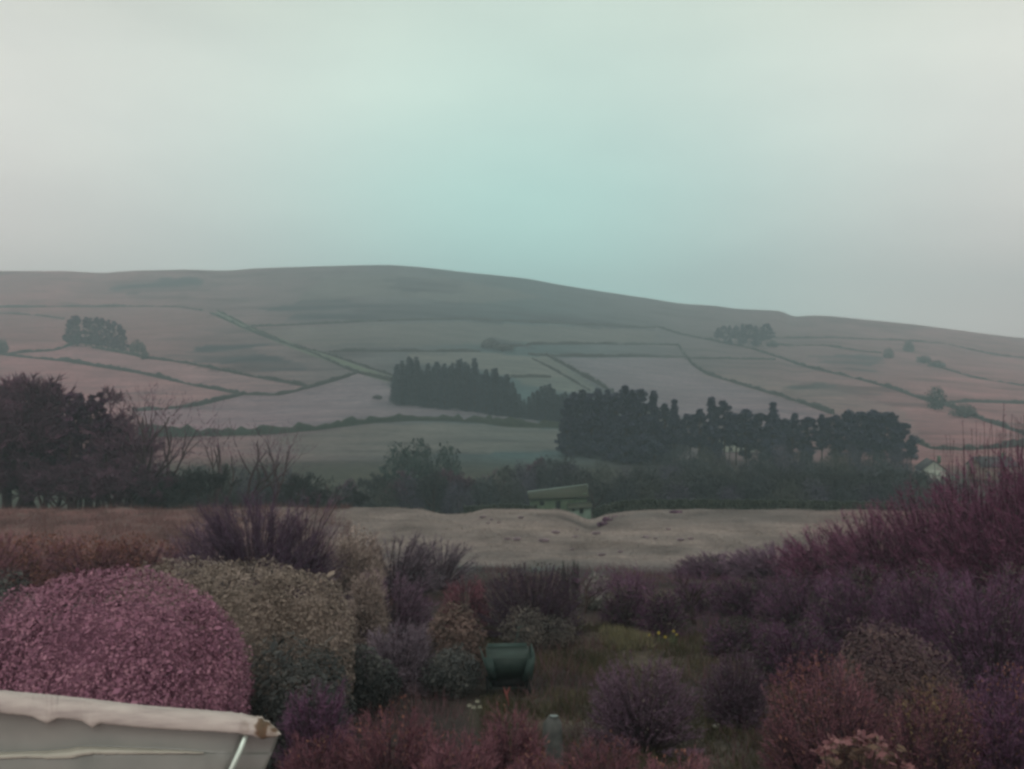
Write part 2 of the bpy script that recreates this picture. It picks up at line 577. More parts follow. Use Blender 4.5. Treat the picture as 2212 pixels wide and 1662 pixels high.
WALLS = [
    ('upper moor wall running from the left edge to the lane head', [(-40, 666), (0, 665), (183, 663), (340, 663), (387, 664), (438, 672)], 1.5, .9),
    ('short faint wall ending at the pine clump on the left', [(-40, 675), (0, 678), (73, 681), (139, 690)], 1.3, .8),
    ('wall rising from the left edge into the foot of the pine clump', [(-40, 770), (0, 767), (47, 763), (120, 758), (168, 741)], 1.5, 1.0),
    ('long wall slanting down between the two pale pastures at left', [(0, 767), (146, 782), (303, 807), (431, 836), (526, 853)], 1.6, 1.1),
    ('wall slanting down from the pine clump to the pasture corner', [(200, 752), (274, 765), (314, 774), (402, 785), (548, 815), (672, 837)], 1.4, .9),
    ('wall curving up from the pasture corner to the lane', [(526, 853), (603, 855), (672, 838), (741, 818), (772, 806)], 1.6, 1.0),
    ('wall leaving the bare trees and climbing to the pasture corner', [(285, 889), (350, 885), (420, 879), (475, 866), (526, 853)], 1.5, 1.0),
    ('lower wall of the green lane descending to the spruce plantation', [(453, 676), (560, 724), (674, 763), (765, 804), (845, 824)], 1.5, .9),
    ('upper wall of the green lane descending to the spruce plantation', [(470, 672), (525, 700), (621, 745), (710, 766), (783, 791), (850, 813)], 1.4, .8),
    ('faint wall along the foot of the heather bank above the plantation', [(540, 707), (674, 701), (820, 694), (1003, 690), (1185, 698), (1415, 709)], 1.3, .9),
    ('wall crossing just above the tops of the plantation spruces', [(710, 760), (800, 759), (893, 760), (1039, 760)], 1.4, .9),
    ('wall running level to the bent corner above the lavender field', [(1080, 752), (1149, 745), (1290, 744), (1415, 745), (1465, 746)], 1.5, .9),
    ('wall bending round the lavender field and falling to the pine belt', [(1465, 746), (1480, 768), (1492, 785), (1525, 809), (1616, 836), (1726, 869), (1800, 896)], 1.8, 1.2),
    ('wall along the top edge of the lavender field', [(1142, 767), (1210, 770), (1295, 771), (1415, 771), (1482, 772)], 1.4, .8),
    ('dark wall slanting down the left side of the lavender field', [(1180, 768), (1258, 811), (1324, 849)], 1.9, 1.2),
    ('paler broken wall beside the dark one left of the lavender field', [(1150, 775), (1215, 810), (1275, 845)], 1.1, .8),
    ('longest wall crossing the right slope below the round copse', [(1415, 706), (1470, 723), (1543, 738), (1616, 752), (1675, 771), (1748, 796), (1835, 815), (1927, 840), (2000, 866), (2054, 880), (2128, 910), (2182, 928), (2260, 958)], 1.7, 1.1),
    ('wall under the right skyline running from the copse to the edge', [(1671, 731), (1799, 731), (1945, 736), (2036, 742), (2146, 767), (2260, 780)], 1.4, .8),
    ('short wall leaving the right foot of the round copse', [(1675, 747), (1780, 747), (1857, 760), (1905, 764)], 1.4, .9),
    ('short level wall right of the bent corner', [(1492, 775), (1580, 776), (1675, 778)], 1.3, .8),
    ('low dark wall right of the pine belt behind the white gable', [(1968, 952), (2018, 972), (2091, 973), (2200, 965), (2260, 965)], 1.6, 1.0),
    ('faint wall slanting past the bushes on the right slope', [(1981, 774), (2025, 793), (2109, 818), (2260, 842)], 1.3, .7),
    ('level wall running right from the lone round tree', [(2040, 872), (2100, 869), (2212, 873), (2260, 874)], 1.5, .9),
    ('stub of wall right of the plantation spruces', [(1105, 816), (1150, 815), (1190, 816)], 1.2, .8),
]
for i, (lab, pts, h, w) in enumerate(WALLS):
    strip_wall('field_wall', pts, lab, h, w, seed=i)
strip_wall('hedge_bank', [(300, 944), (400, 943), (475, 941), (584, 938), (674, 930), (741, 922), (802, 914), (880, 909), (966, 908), (1039, 913), (1094, 922), (1160, 924), (1222, 925)],
           'thick dark green bank curving across under the big lavender pasture', 2.2, 2.0, BANK_MAT, seed=50, cat='bank')

# green lane between its walls
def build_lane():
    A = [(462, 676), (545, 713), (650, 754), (738, 785), (800, 808), (850, 822)]
    pts = np.array(A, float)
    seg = np.linalg.norm(np.diff(pts, axis=0), axis=1); cum = np.concatenate([[0], np.cumsum(seg)])
    P = np.array([cast(np.interp(q, cum, pts[:, 0]), np.interp(q, cum, pts[:, 1])) for q in np.linspace(0, cum[-1], 60)])
    X, Yv = P[:, 0], P[:, 1]
    tx, ty = np.gradient(X), np.gradient(Yv); L = np.hypot(tx, ty)
    nx, ny = -ty / L, tx / L
    rows = []
    for o in np.linspace(-4.0, 4.0, 5):
        xx, yy = X + nx * o, Yv + ny * o
        rows.append(np.stack([xx, yy, H(xx, yy) + .12], -1))
    V = np.stack(rows, 1); k = 5; m = len(X)
    i = np.arange(m - 1)[:, None] * k; j = np.arange(k - 1)[None, :]
    Fq = np.stack([i + j, i + j + 1, i + k + j + 1, i + k + j], -1).reshape(-1, 4)
    o = link('path', mesh_np('path', V.reshape(-1, 3), [Fq], noise_mat('lane_grass_mat', [(.075, .105, .075), (.13, .15, .11)], .3, .95, .05)))
    o['kind'] = 'structure'


build_lane()

# ------------------------------------------------------------------ plant builders


def unit(v):
    return v / (np.linalg.norm(v, axis=-1, keepdims=True) + 1e-9)


def leaf_quads(P, D, L, W, r, face=None):
    """diamond leaves at P pointing along D; face: the way the blade looks; returns V, F"""
    n = len(P)
    rnd = unit(r.standard_normal((n, 3))) if face is None else face
    b = unit(np.cross(D, rnd))
    L = np.broadcast_to(L, (n,))[:, None]; W = np.broadcast_to(W, (n,))[:, None]
    V = np.stack([P, P + D * L * .5 + b * W * .5, P + D * L, P + D * L * .5 - b * W * .5], 1).reshape(-1, 3)
    Fq = np.arange(n * 4).reshape(n, 4)
    return V, Fq


def twig_strips(P0, P1, w0, r, bend=.08, droop=0.0):
    """thin tapering two-piece strips from P0 to P1"""
    n = len(P0)
    d = P1 - P0; L = np.linalg.norm(d, axis=1, keepdims=True)
    side = unit(np.cross(d, unit(r.standard_normal((n, 3)))))
    mid = (P0 + P1) / 2 + r.standard_normal((n, 3)) * L * bend
    P1 = P1 + np.array([0, 0, -1.0]) * L * droop
    w = np.broadcast_to(w0, (n,))[:, None] * .5
    V = np.stack([P0 - side * w, P0 + side * w, mid - side * w * .75, mid + side * w * .75, P1], 1).reshape(-1, 3)
    b = np.arange(n)[:, None] * 5
    return V, b + np.array([[0, 1, 3, 2]]), b + np.array([[2, 3, 4]])


def twig_tris(P0, P1, w0, r):
    """finest twigs: one tapering blade each"""
    n = len(P0)
    side = unit(np.cross(P1 - P0, unit(r.standard_normal((n, 3))))) * np.broadcast_to(w0, (n,))[:, None] * .55
    V = np.stack([P0 - side, P0 + side, P1], 1).reshape(-1, 3)
    return V, np.arange(n * 3).reshape(n, 3)


def lumpy(r, amp, freq=3.0, k=7):
    A = r.standard_normal((k, 3)) * freq; ph = r.uniform(0, 6.283, k); a = r.uniform(.4, 1, k)

    def f(d):
        return 1 + amp * (np.cos(d @ A.T + ph) * a).sum(-1) / a.sum() * 1.8
    return f


def dome_dirs(n, r, low=-.15):
    z = r.uniform(low, 1, n); a = r.uniform(0, 2 * math.pi, n); q = np.sqrt(1 - z * z)
    return np.stack([np.cos(a) * q, np.sin(a) * q, z], -1)


def leafy_meshes(seed, lobes, n, leaf, matf, mats, tuft=.0, up=.25, shell=.35, amp=.13, aspect=.5, spikes=0.0, box=1.0, rough=.04, thin_back=.5):
    """leafy shrub; lobes: list of (cx, cy, z0, rx, ry, h). Returns foliage mesh and stems mesh"""
    r = np.random.default_rng(seed)
    mb = MB()
    areas = np.array([l[3] * l[5] for l in lobes]); share = areas / areas.sum()
    for li, (cx, cy, z0, rx, ry, h) in enumerate(lobes):
        f = lumpy(r, amp, 3.2); f2 = lumpy(r, amp * .55, 9.0, 9)
        g3 = lumpy(r, 1.0, 26.0, 14)
        f3 = lambda d_: g3(d_) - 1
        cz = z0 + h * .42
        hz = h * .58

        def surf(d):
            s = (f(d) * f2(d))[:, None]
            # squarish section so that the sides stand up like a real shrub
            q = np.sign(d) * np.abs(d) ** box * (.93 if box < 1 else 1)
            s = s * (1 + rough * f3(d))[:, None]
            ax = np.array([rx, ry, hz])
            p = q * s * ax
            p[:, 2] = np.where(p[:, 2] < 0, p[:, 2] * (h * .42 / hz), p[:, 2])
            return p + np.array([cx, cy, cz])
        m = int(n * share[li])
        d = dome_dirs(m, r, -.85)
        sc_ = 1 - shell * r.random(len(d)) ** 1.8
        P = (surf(d) - np.array([cx, cy, cz])) * sc_[:, None] + np.array([cx, cy, cz])
        keep = (d[:, 1] < .35) | (r.random(len(d)) < thin_back)
        for lj, (ax_, ay_, az_, arx, ary, ah) in enumerate(lobes):
            if lj != li:      # no leaves buried inside the neighbouring lobe
                e = ((P[:, 0] - ax_) / arx) ** 2 + ((P[:, 1] - ay_) / ary) ** 2 + ((P[:, 2] - az_ - ah * .42) / (ah * .58)) ** 2
                keep &= e > .72
        d, P = d[keep], P[keep]
        face = unit(d + np.array([0, 0, up]) + r.standard_normal(d.shape) * .30)
        nd = unit(np.cross(face, r.standard_normal(d.shape)) + d * r.uniform(-.1, .5, (len(d), 1)))
        ln = leaf * np.exp(r.normal(-.05, .38, len(d)))
        if spikes:
            ln = ln * (1 + spikes * (r.random(len(d)) < .06) * 3)
        V, Fq = leaf_quads(P, nd, ln, ln * aspect, r, face)
        mb.add(V, Fq, np.repeat(r.random(len(d)), 4))
        # dense inner growth, so that no daylight shows right through
        k = 14
        th = np.linspace(0, 2 * math.pi, 2 * k, endpoint=False); ph = np.linspace(-1.35, 1.5, k)
        T, Pm = np.meshgrid(th, ph)
        dd = np.stack([np.cos(T) * np.cos(Pm), np.sin(T) * np.cos(Pm), np.sin(Pm)], -1).reshape(-1, 3)
        C = (surf(dd) - np.array([cx, cy, cz])) * (1 - shell * 1.7) + np.array([cx, cy, cz])
        i = np.arange(k - 1)[:, None] * 2 * k; j = np.arange(2 * k)[None, :]; j2 = (j + 1) % (2 * k)
        mb.add(C, np.stack([i + j, i + j2, i + 2 * k + j2, i + 2 * k + j], -1).reshape(-1, 4), r.random(len(C)))
    st = MB()
    for (cx, cy, z0, rx, ry, h) in lobes:
        for _ in range(5):
            a = r.uniform(0, 6.283); b0 = np.array([cx + math.cos(a) * rx * .15, cy + math.sin(a) * ry * .15, z0 - .15])
            e = np.array([cx + math.cos(a) * rx * .5, cy + math.sin(a) * ry * .5, z0 + h * .6])
            st.tube([b0, (b0 + e) / 2 + r.standard_normal(3) * .05 * h, e], [.03 * h ** .5, .022 * h ** .5, .01], 5)
    return mb.mesh('foliage', matf), st.mesh('stems', mats)


def twiggy_meshes(seed, rx, ry, h, matt, mats, stems=110, sub=26, fine=2, spread=.25, up=.5, wt=.012, leaves=0, leaf=.06, matl=None,
                  amp=.09, reach=.9, lean=(0, 0), floor_=.0, tlow=.35, inner=.80):
    """bare or half-bare shrub: stems fan from the base, each carrying side twigs and finer twigs"""
    r = np.random.default_rng(seed)
    f = lumpy(r, amp, 3.5)
    d = dome_dirs(stems, r, floor_)
    if floor_ < .5:
        d = np.sign(d) * np.abs(d) ** .72 * .93
    tgt = d * f(d)[:, None] * np.array([rx, ry, h]) * r.uniform(inner, 1.0, (len(d), 1))
    tgt[:, 0] += lean[0] * tgt[:, 2]; tgt[:, 1] += lean[1] * tgt[:, 2]
    b = np.stack([tgt[:, 0] * spread + r.standard_normal(len(d)) * .06 * rx, tgt[:, 1] * spread + r.standard_normal(len(d)) * .06 * ry,
                  np.full(len(d), -.1)], -1)
    ctrl = b * .5 + tgt * .5
    ctrl[:, :2] = b[:, :2] + (tgt[:, :2] - b[:, :2]) * (.5 - .35 * up)
    ctrl[:, 2] = tgt[:, 2] * (.5 + .25 * up)

    def bez(t):
        t = t[..., None]
        return (1 - t) ** 2 * b[:, None] + 2 * t * (1 - t) * ctrl[:, None] + t ** 2 * tgt[:, None]

    def tan(t):
        t = t[..., None]
        return unit(2 * (1 - t) * (ctrl - b)[:, None] + 2 * t * (tgt - ctrl)[:, None])
    st = MB()
    T = np.linspace(0, 1, 4)[None, :].repeat(len(d), 0)
    Q = bez(T)
    for q in Q:
        st.tube(q, np.linspace(wt * 1.9, wt * .5, 4), 3, r.random(), cap=False)
    t = tlow + (1 - tlow) * r.random((len(d), sub)) ** .75
    P0 = bez(t).reshape(-1, 3); tg = tan(t).reshape(-1, 3)
    out = unit(P0 * np.array([1 / rx ** 2, 1 / ry ** 2, .4 / h ** 2]) + np.array([0, 0, .05]))
    dr = unit(tg * .6 + out * .35 + np.array([0, 0, .35 * up]) + r.standard_normal(P0.shape) * .42)
    L = (.10 + .16 * r.random(len(P0))) * reach * (rx + h) * .5
    P1 = P0 + dr * L[:, None]
    mb = MB()
    V, q3 = twig_tris(P0, P1, wt * 1.1, r)
    va = r.random(len(P0))
    mb.add(V, q3, np.repeat(va, 3))
    for _ in range(fine):
        s = .25 + .75 * r.random(len(P0))
        A = P0 + (P1 - P0) * s[:, None]
        dr2 = unit(dr * .8 + r.standard_normal(dr.shape) * .5 + np.array([0, 0, .2 * up]))
        B = A + dr2 * (L * r.uniform(.3, .65, len(L)))[:, None]
        V, q3 = twig_tris(A, B, wt * .75, r)
        mb.add(V, q3, np.repeat(np.clip(va + r.normal(0, .12, len(va)), 0, 1), 3))
    out_meshes = [('stems', st.mesh('stems', mats)), ('twigs', mb.mesh('twigs', matt))]
    if leaves:
        ml = MB()
        dd = dome_dirs(leaves, r, .0)
        P = dd * f(dd)[:, None] * np.array([rx, ry, h]) * (1 - .45 * r.random((len(dd), 1)) ** 1.5) * .96
        P[:, 0] += lean[0] * P[:, 2]; P[:, 1] += lean[1] * P[:, 2]
        clump = smooth(-.3, .6, fbm(P[:, 0] * 2.2 + P[:, 2], P[:, 1] * 2.2 - P[:, 2] * 1.7, seed, 3))
        keep = r.random(len(P)) < .25 + .75 * clump
        P, dd = P[keep], dd[keep]
        ln = leaf * r.uniform(.6, 1.4, len(P))
        V, Fq = leaf_quads(P, unit(dd + r.standard_normal(dd.shape) * .7), ln, ln * .55, r)
        ml.add(V, Fq, np.repeat(r.random(len(P)), 4))
        out_meshes.append(('leaves', ml.mesh('leaves', matl)))
    return out_meshes


def grow(r, out, p, d, L, rad, lvl, maxl, cfg):
    """limbs of a bare tree"""
    n = 3 if lvl < 3 else 2
    pts = [p]
    dd = d
    for i in range(n):
        dd = unit(dd + r.standard_normal(3) * cfg['wob'] + np.array([0, 0, cfg['up'] * (.5 if lvl else 1)]))
        pts.append(pts[-1] + dd * L / n)
    out.append((np.array(pts), rad, rad * (.62 if lvl else .7), lvl))
    if lvl >= maxl:
        return
    kids = cfg['kids'][min(lvl, len(cfg['kids']) - 1)]
    for k in range(kids):
        t = r.uniform(.45 if lvl else cfg['clear'], 1.0) if k else 1.0
        i = min(n - 1, int(t * n)); q = pts[i] + (pts[i + 1] - pts[i]) * (t * n - i)
        ax = unit(np.cross(dd, r.standard_normal(3)))
        ang = r.uniform(.3, .85) if k else r.uniform(.05, .35)
        nd = unit(dd * math.cos(ang) + ax * math.sin(ang))
        grow(r, out, q, nd, L * r.uniform(.55, .8) * cfg.get('shrink', 1), rad * r.uniform(.45, .62) if k else rad * .68, lvl + 1, maxl, cfg)


def bare_tree_meshes(seed, matt, matw, maxl=6, kids=(4, 3, 3, 3, 3, 2), clear=.45, wob=.12, up=.08, trunkL=.32, rad=.026, twig=.010, spray=0):
    r = np.random.default_rng(seed)
    segs = []
    grow(r, segs, np.array([0, 0, -.02]), np.array([r.normal(0, .05), r.normal(0, .05), 1.0]), trunkL, rad, 0, maxl,
         dict(wob=wob, up=up, kids=kids, clear=clear))
    tb, cb = MB(), MB()
    P0, P1, W, va = [], [], [], []
    for pts, r0, r1, lvl in segs:
        if lvl <= 2:
            tb.tube(pts, np.linspace(r0, r1, len(pts)), 6 if lvl < 2 else 4, r.random(), cap=False)
        else:
            v = r.random()
            for i in range(len(pts) - 1):
                P0.append(pts[i]); P1.append(pts[i + 1]); W.append(max(twig * .35, r0 * 1.6)); va.append(v)
    P0, P1, W = np.array(P0), np.array(P1), np.array(W); va = np.array(va)
    if spray:
        k = spray
        d0 = unit(P1 - P0).repeat(k, 0)
        q0 = P0.repeat(k, 0) + (P1 - P0).repeat(k, 0) * r.random((len(d0), 1))
        q1 = q0 + unit(d0 * .7 + r.standard_normal(d0.shape) * .5 + np.array([0, 0, .25])) * r.uniform(.02, .055, (len(d0), 1))
        V, f3_ = twig_tris(q0, q1, twig * .5, r)
        cb.add(V, f3_, np.repeat(va.repeat(k), 3))
    V, q4, q3 = twig_strips(P0, P1, W, r, .04)
    cb.V.append(V); cb.F4.append(q4 + cb.n); cb.F3.append(q3 + cb.n); cb.v.append(np.repeat(va, 5)); cb.n += len(V)
    top = max(max(v_[:, 2].max() for v_ in cb.V), .01)
    tm, cm = tb.mesh('trunk', matw), cb.mesh('crown', matt)
    for me in (tm, cm):
        co = np.zeros(len(me.vertices) * 3, np.float32); me.vertices.foreach_get('co', co)
        me.vertices.foreach_set('co', co / top); me.update()
    return tm, cm


def pine_meshes(seed, matn, matw, clumps=34, per=130, base=.42, wide=.20, pointed=.3, rad=.017, fork=False):
    """pine of unit height: bare lower trunk, limbs, needle clumps"""
    r = np.random.default_rng(seed)
    tb, cb = MB(), MB()
    bend = r.normal(0, .02, 2)
    tp = np.array([[bend[0] * t * (1 - t) * 4, bend[1] * t * (1 - t) * 4, t] for t in np.linspace(-.02, .97, 7)])
    tb.tube(tp, np.linspace(rad, rad * .25, 7), 7, .5)
    for c in range(clumps):
        t = r.random()
        z = base + (1 - base) * t * .97
        prof = (1 - t) ** (.35 + pointed) * (min(1, .45 + 3.2 * t))
        a = r.uniform(0, 6.283); rr = wide * prof * math.sqrt(r.uniform(.1, 1))
        c0 = np.array([math.cos(a) * rr, math.sin(a) * rr, z])
        ax = np.array([np.interp(z * .9, tp[:, 2], tp[:, 0]), np.interp(z * .9, tp[:, 2], tp[:, 1]), z - .04 - .25 * rr])
        tb.tube([ax, (ax + c0) / 2 + np.array([0, 0, .012]), c0], [rad * .28, rad * .2, rad * .08], 4, .5, cap=False)
        sz = np.array([1, 1, .8]) * wide * r.uniform(.14, .36) * (1.1 - .45 * t)
        n = int(per * r.uniform(.6, 1.2))
        d = unit(r.standard_normal((n, 3)))
        P = c0 + d * sz * (r.random((n, 1)) ** .45)
        nd = unit(d * .6 + np.array([0, 0, .55]) + r.standard_normal((n, 3)) * .5)
        ln = .040 * r.uniform(.6, 1.3, n)
        V, Fq = leaf_quads(P - nd * ln[:, None] * .5, nd, ln, ln * .42, r)
        cb.add(V, Fq, np.repeat(np.clip(r.normal(.5, .22, n) + r.normal(0, .15), 0, 1), 4))
    return tb.mesh('trunk', matw), cb.mesh('crown', matn)


def spruce_meshes(seed, matn, matw, whorls=26, arms=11, wide=.15, base=.02):
    r = np.random.default_rng(seed)
    tb, cb = MB(), MB()
    tb.tube([[0, 0, -.03], [0, 0, .5], [0, 0, .98]], [.014, .009, .002], 6, .5)
    P, D, Ls = [], [], []
    for w in range(whorls):
        t = (w + r.uniform(-.3, .3)) / whorls
        z = base + (1 - base) * np.clip(t, 0, .98)
        R0 = wide * (1 - np.clip(t, 0, 1)) ** .75 * r.uniform(.75, 1.15) + .006
        for k in range(arms):
            a = r.uniform(0, 6.283); rr = R0 * r.uniform(.7, 1.15)
            m = 9
            for q in np.linspace(.15, 1, m):
                p = np.array([math.cos(a) * rr * q, math.sin(a) * rr * q, z - .28 * rr * q + .12 * rr * q * q])
                for _ in range(3):
                    P.append(p + r.normal(0, .006, 3))
                    D.append(np.array([math.cos(a), math.sin(a), -.15]) + r.normal(0, .55, 3)); Ls.append(.03 * (1.15 - .5 * q))
    for q in np.linspace(.93, 1.0, 14):
        P.append(np.array([0, 0, q - .02])); D.append(np.array([0, 0, 1.0]) + r.normal(0, .3, 3)); Ls.append(.03)
    P, D, Ls = np.array(P), unit(np.array(D)), np.array(Ls)
    V, Fq = leaf_quads(P, D, Ls * r.uniform(.7, 1.3, len(P)), Ls * .42, r)
    cb.add(V, Fq, np.repeat(r.random(len(P)), 4))
    return tb.mesh('trunk', matw), cb.mesh('crown', matn)


def plant(name, meshes, pos, size, rz, label, cat, group=None, part_names=('trunk', 'crown'), wide=1.0):
    t = thing(name, label, cat, tuple(pos), rz, group, (size * wide, size * wide, size))
    for pn, me in zip(part_names, meshes):
        link(pn, me, t)
    return t


ORD = ['first', 'second', 'third', 'fourth', 'fifth', 'sixth', 'seventh', 'eighth', 'ninth', 'tenth', 'eleventh', 'twelfth',
       'thirteenth', 'fourteenth', 'fifteenth', 'sixteenth', 'seventeenth', 'eighteenth', 'nineteenth', 'twentieth',
       'twenty-first', 'twenty-second', 'twenty-third', 'twenty-fourth', 'twenty-fifth', 'twenty-sixth', 'twenty-seventh', 'twenty-eighth', 'twenty-ninth', 'thirtieth']

# materials of the far trees
BARK = noise_mat('bark_mat', [(.035, .030, .028), (.075, .062, .056)], 6, .95, .05)
BARK_P = noise_mat('mauve_bark_mat', [(.045, .030, .034), (.085, .058, .060)], 6, .95, .05)
NEEDLE = leaf_mat('pine_needle_mat', [(0.022, 0.035, 0.056), (0.040, 0.054, 0.084), (0.069, 0.079, 0.121)], 9)
NEEDLE_P = leaf_mat('mauve_pine_needle_mat', [(0.041, 0.022, 0.040), (0.070, 0.036, 0.065), (0.106, 0.059, 0.095)], 9)
SPRUCE = leaf_mat('spruce_needle_mat', [(0.017, 0.032, 0.046), (0.030, 0.052, 0.069), (0.054, 0.078, 0.098)], 9)
TWIG_G = leaf_mat('grey_twig_mat', [(0.025, 0.031, 0.031), (0.043, 0.049, 0.048), (0.064, 0.068, 0.067)], 5)
TWIG_M = leaf_mat('mauve_twig_mat', [(0.062, 0.034, 0.052), (0.102, 0.055, 0.084), (0.138, 0.077, 0.111)], 5)

rr_ = random.Random(11)
spruces = [spruce_meshes(100 + i, SPRUCE, BARK) for i in range(4)]
pines = [pine_meshes(120 + i, NEEDLE, BARK, clumps=64, per=75, base=.36 + .07 * (i % 3), wide=.17 + .03 * (i % 2), pointed=.15 + .25 * (i % 3), rad=.012) for i in range(5)]
pines_full = [pine_meshes(130 + i, NEEDLE, BARK, clumps=110, per=80, base=.04, wide=.19, pointed=.35 + .25 * (i % 2)) for i in range(3)]
scots = [pine_meshes(155 + i, NEEDLE, BARK, clumps=70, per=80, base=.30 + .05 * (i % 3), wide=.21 + .03 * (i % 2), pointed=.06, rad=.012) for i in range(4)]
pines_pf = [pine_meshes(150 + i, NEEDLE_P, BARK_P, clumps=56, base=.08, wide=.19, pointed=.15) for i in range(3)]
pines_cone = [pine_meshes(135 + i, NEEDLE, BARK, clumps=90, per=75, base=.18, wide=.20, pointed=.8) for i in range(2)]
pines_p = [pine_meshes(140 + i, NEEDLE_P, BARK_P, clumps=52, per=55, base=.26 + .09 * (i % 3), wide=.105 + .03 * (i % 2), pointed=.2 + .2 * (i % 2), rad=.013) for i in range(4)]
bares = [bare_tree_meshes(160 + i, TWIG_G, BARK, maxl=6, twig=.013, spray=3) for i in range(4)]
bares_p = [bare_tree_meshes(170 + i, TWIG_M, BARK_P, maxl=6, twig=.011, spray=3) for i in range(4)]

# ---- spruce plantation on the hillside: three ranks behind one another
TOP = pchip([842, 848, 866, 880, 905, 925, 945, 962, 985, 1002, 1025, 1040, 1055, 1076, 1094, 1112, 1124],
            [812, 800, 778, 774, 778, 788, 776, 773, 776, 782, 778, 796, 804, 800, 806, 826, 858])
BASE = pchip([842, 900, 1000, 1060, 1130], [868, 876, 883, 894, 902])
for rank, (back, n) in enumerate(((0, 17), (14, 16), (28, 15))):
    for i in range(n):
        px = 850 + (1115 - 850) * (i + .5 * (rank % 2) + rr_.uniform(-.25, .25)) / n
        b = cast(px, float(BASE(px)))
        b[1] += back; b[0] = (px - CX) / F * b[1]; b[2] = float(H(b[0], b[1]))
        hh = height_to(px, b[1], float(TOP(px)) + rr_.choice((-6, 0, 4, 9, 18)))
        if rank == 0:
            b[1] += rr_.uniform(-5, 4); b[0] = (px - CX) / F * b[1]; b[2] = float(H(b[0], b[1]))
        plant('spruce_tree', spruces[rr_.randrange(4)], b, max(8, hh), rr_.uniform(0, 6.28),
              ORD[i] + ' spruce from the left in the front rank of the hillside plantation' if rank == 0 else 'spruce behind the front rank of the hillside plantation, only its top showing', 'tree', 'spruces of the hillside plantation', wide=1.25)
# tail of the plantation stepping down to the pine belt
TAIL = [(1112, 838, 902, 0), (1122, 850, 903, 0), (1132, 862, 904, 8), (1142, 856, 905, 0), (1151, 846, 906, 6), (1160, 842, 907, 0), (1169, 834, 908, 5), (1178, 832, 910, 0), (1187, 829, 911, 6),
        (1196, 838, 912, 0), (1205, 852, 913, 4), (1213, 850, 914, 0), (1221, 846, 915, 5), (1230, 852, 916, 0)]
for i, (px, top, base, back) in enumerate(TAIL):
    b = cast(px, base); b[1] += back; b[0] = (px - CX) / F * b[1]; b[2] = float(H(b[0], b[1]))
    plant('spruce_tree', spruces[i % 4], b, height_to(px, b[1], top), i * 1.1,
          ORD[i] + ' spruce from the left in the low row joining plantation and pine belt', 'tree', 'spruces linking plantation and pine belt', wide=1.5)

# ---- pine belt in front of the lavender field
BELT = [(1225, 858, 230), (1240, 846, 233), (1258, 842, 236), (1275, 848, 232), (1292, 838, 236), (1312, 842, 230), (1330, 846, 226), (1350, 832, 222),
        (1366, 842, 226), (1384, 838, 221), (1412, 843, 222), (1436, 872, 226), (1457, 861, 221), (1490, 892, 222), (1513, 884, 219), (1537, 857, 220),
        (1563, 866, 218), (1590, 890, 222), (1613, 884, 219), (1642, 893, 222), (1670, 867, 218), (1695, 902, 222), (1717, 890, 217), (1745, 901, 219),
        (1775, 896, 216), (1803, 894, 215), (1834, 887, 214), (1858, 890, 214), (1886, 886, 213), (1904, 888, 213), (1928, 891, 212), (1949, 914, 211), (1968, 938, 211)]
left, right = 0, 0
for i, (px, top, Y) in enumerate(BELT):
    b = spot(px, Y)
    cone = px in (1537, 1457, 1670)
    if i < 17:
        lab = ORD[i] + ' tall pine from the left in the dark belt below the lavender field'
    else:
        lab = ORD[len(BELT) - 1 - i] + ' pine from the right-hand end of the belt' if i < len(BELT) - 1 else 'small last pine at the right-hand end of the belt'
    if cone:
        lab = {1537: 'pointed pine standing highest in the middle of the belt', 1457: 'narrow pointed pine left of the belt gap',
               1670: 'ragged pine rising alone above its neighbours right of the cottage'}[px]
    m = pines_cone[i % 2] if cone else (pines_full[i % 3] if px < 1440 else (pines[i % 5] if i % 2 == 0 else scots[i % 4]))
    plant('pine_tree', m, b, height_to(px, Y, top), i * 1.7, lab, 'tree', 'pines of the belt', wide=rr_.uniform(1.05, 1.6))

for i in range(15):
    px = 1480 + i * 33 + rr_.uniform(-8, 8); Y = 229
    plant('pine_tree', pines_full[i % 3] if (i % 3) else pines[i % 5], spot(px, Y), height_to(px, Y, 915 + rr_.uniform(-14, 14)), i * 2.3,
          'lower pine of the shaded second rank inside the belt', 'tree', 'second rank of the pine belt', wide=1.15)
# ---- copses on the hill
for i, (px, top, base) in enumerate(((148, 690, 744), (157, 682, 746), (167, 681, 748), (186, 684, 748), (197, 686, 749), (208, 684, 750), (220, 686, 752), (233, 690, 754), (246, 693, 757), (258, 700, 759), (268, 712, 761))):
    b = cast(px, base)
    plant('pine_tree', pines_pf[i % 3], b, height_to(px, b[1], top), i * 1.3,
          ORD[i] + ' pine from the left in the clump on the left hillside', 'tree', 'pines of the left hillside clump', wide=1.2)
for i, (px, top, base) in enumerate(((1552, 708, 741), (1563, 702, 743), (1576, 699, 745), (1590, 698, 747), (1604, 700, 748), (1618, 698, 749), (1632, 699, 749), (1645, 700, 749), (1657, 699, 748))):
    b = cast(px, base)
    plant('pine_tree', (scots + pines_full)[i * 3 % 7], b, height_to(px, b[1], top + (i * 5 % 4) * 2), i * 1.3,
          ORD[i] + ' tree from the left in the compact copse under the right skyline', 'tree', 'trees of the right hillside copse', wide=1.5)

# ---- rounded far bushes and single trees
HB = leaf_mat('far_bush_mat', [(0.034, 0.039, 0.036), (0.057, 0.062, 0.055), (0.086, 0.088, 0.078)], 3)
HB_G = leaf_mat('far_green_bush_mat', [(0.015, 0.028, 0.025), (0.025, 0.044, 0.036), (0.039, 0.057, 0.048)], 3)


def unit_bush(seed, mat, n=3200):
    return leafy_meshes(seed, [(0, 0, 0, .5, .5, 1.0), (.28, .1, 0, .36, .36, .72), (-.3, -.08, 0, .34, .34, .66)], n, .085, mat, BARK, amp=.16, shell=.5)


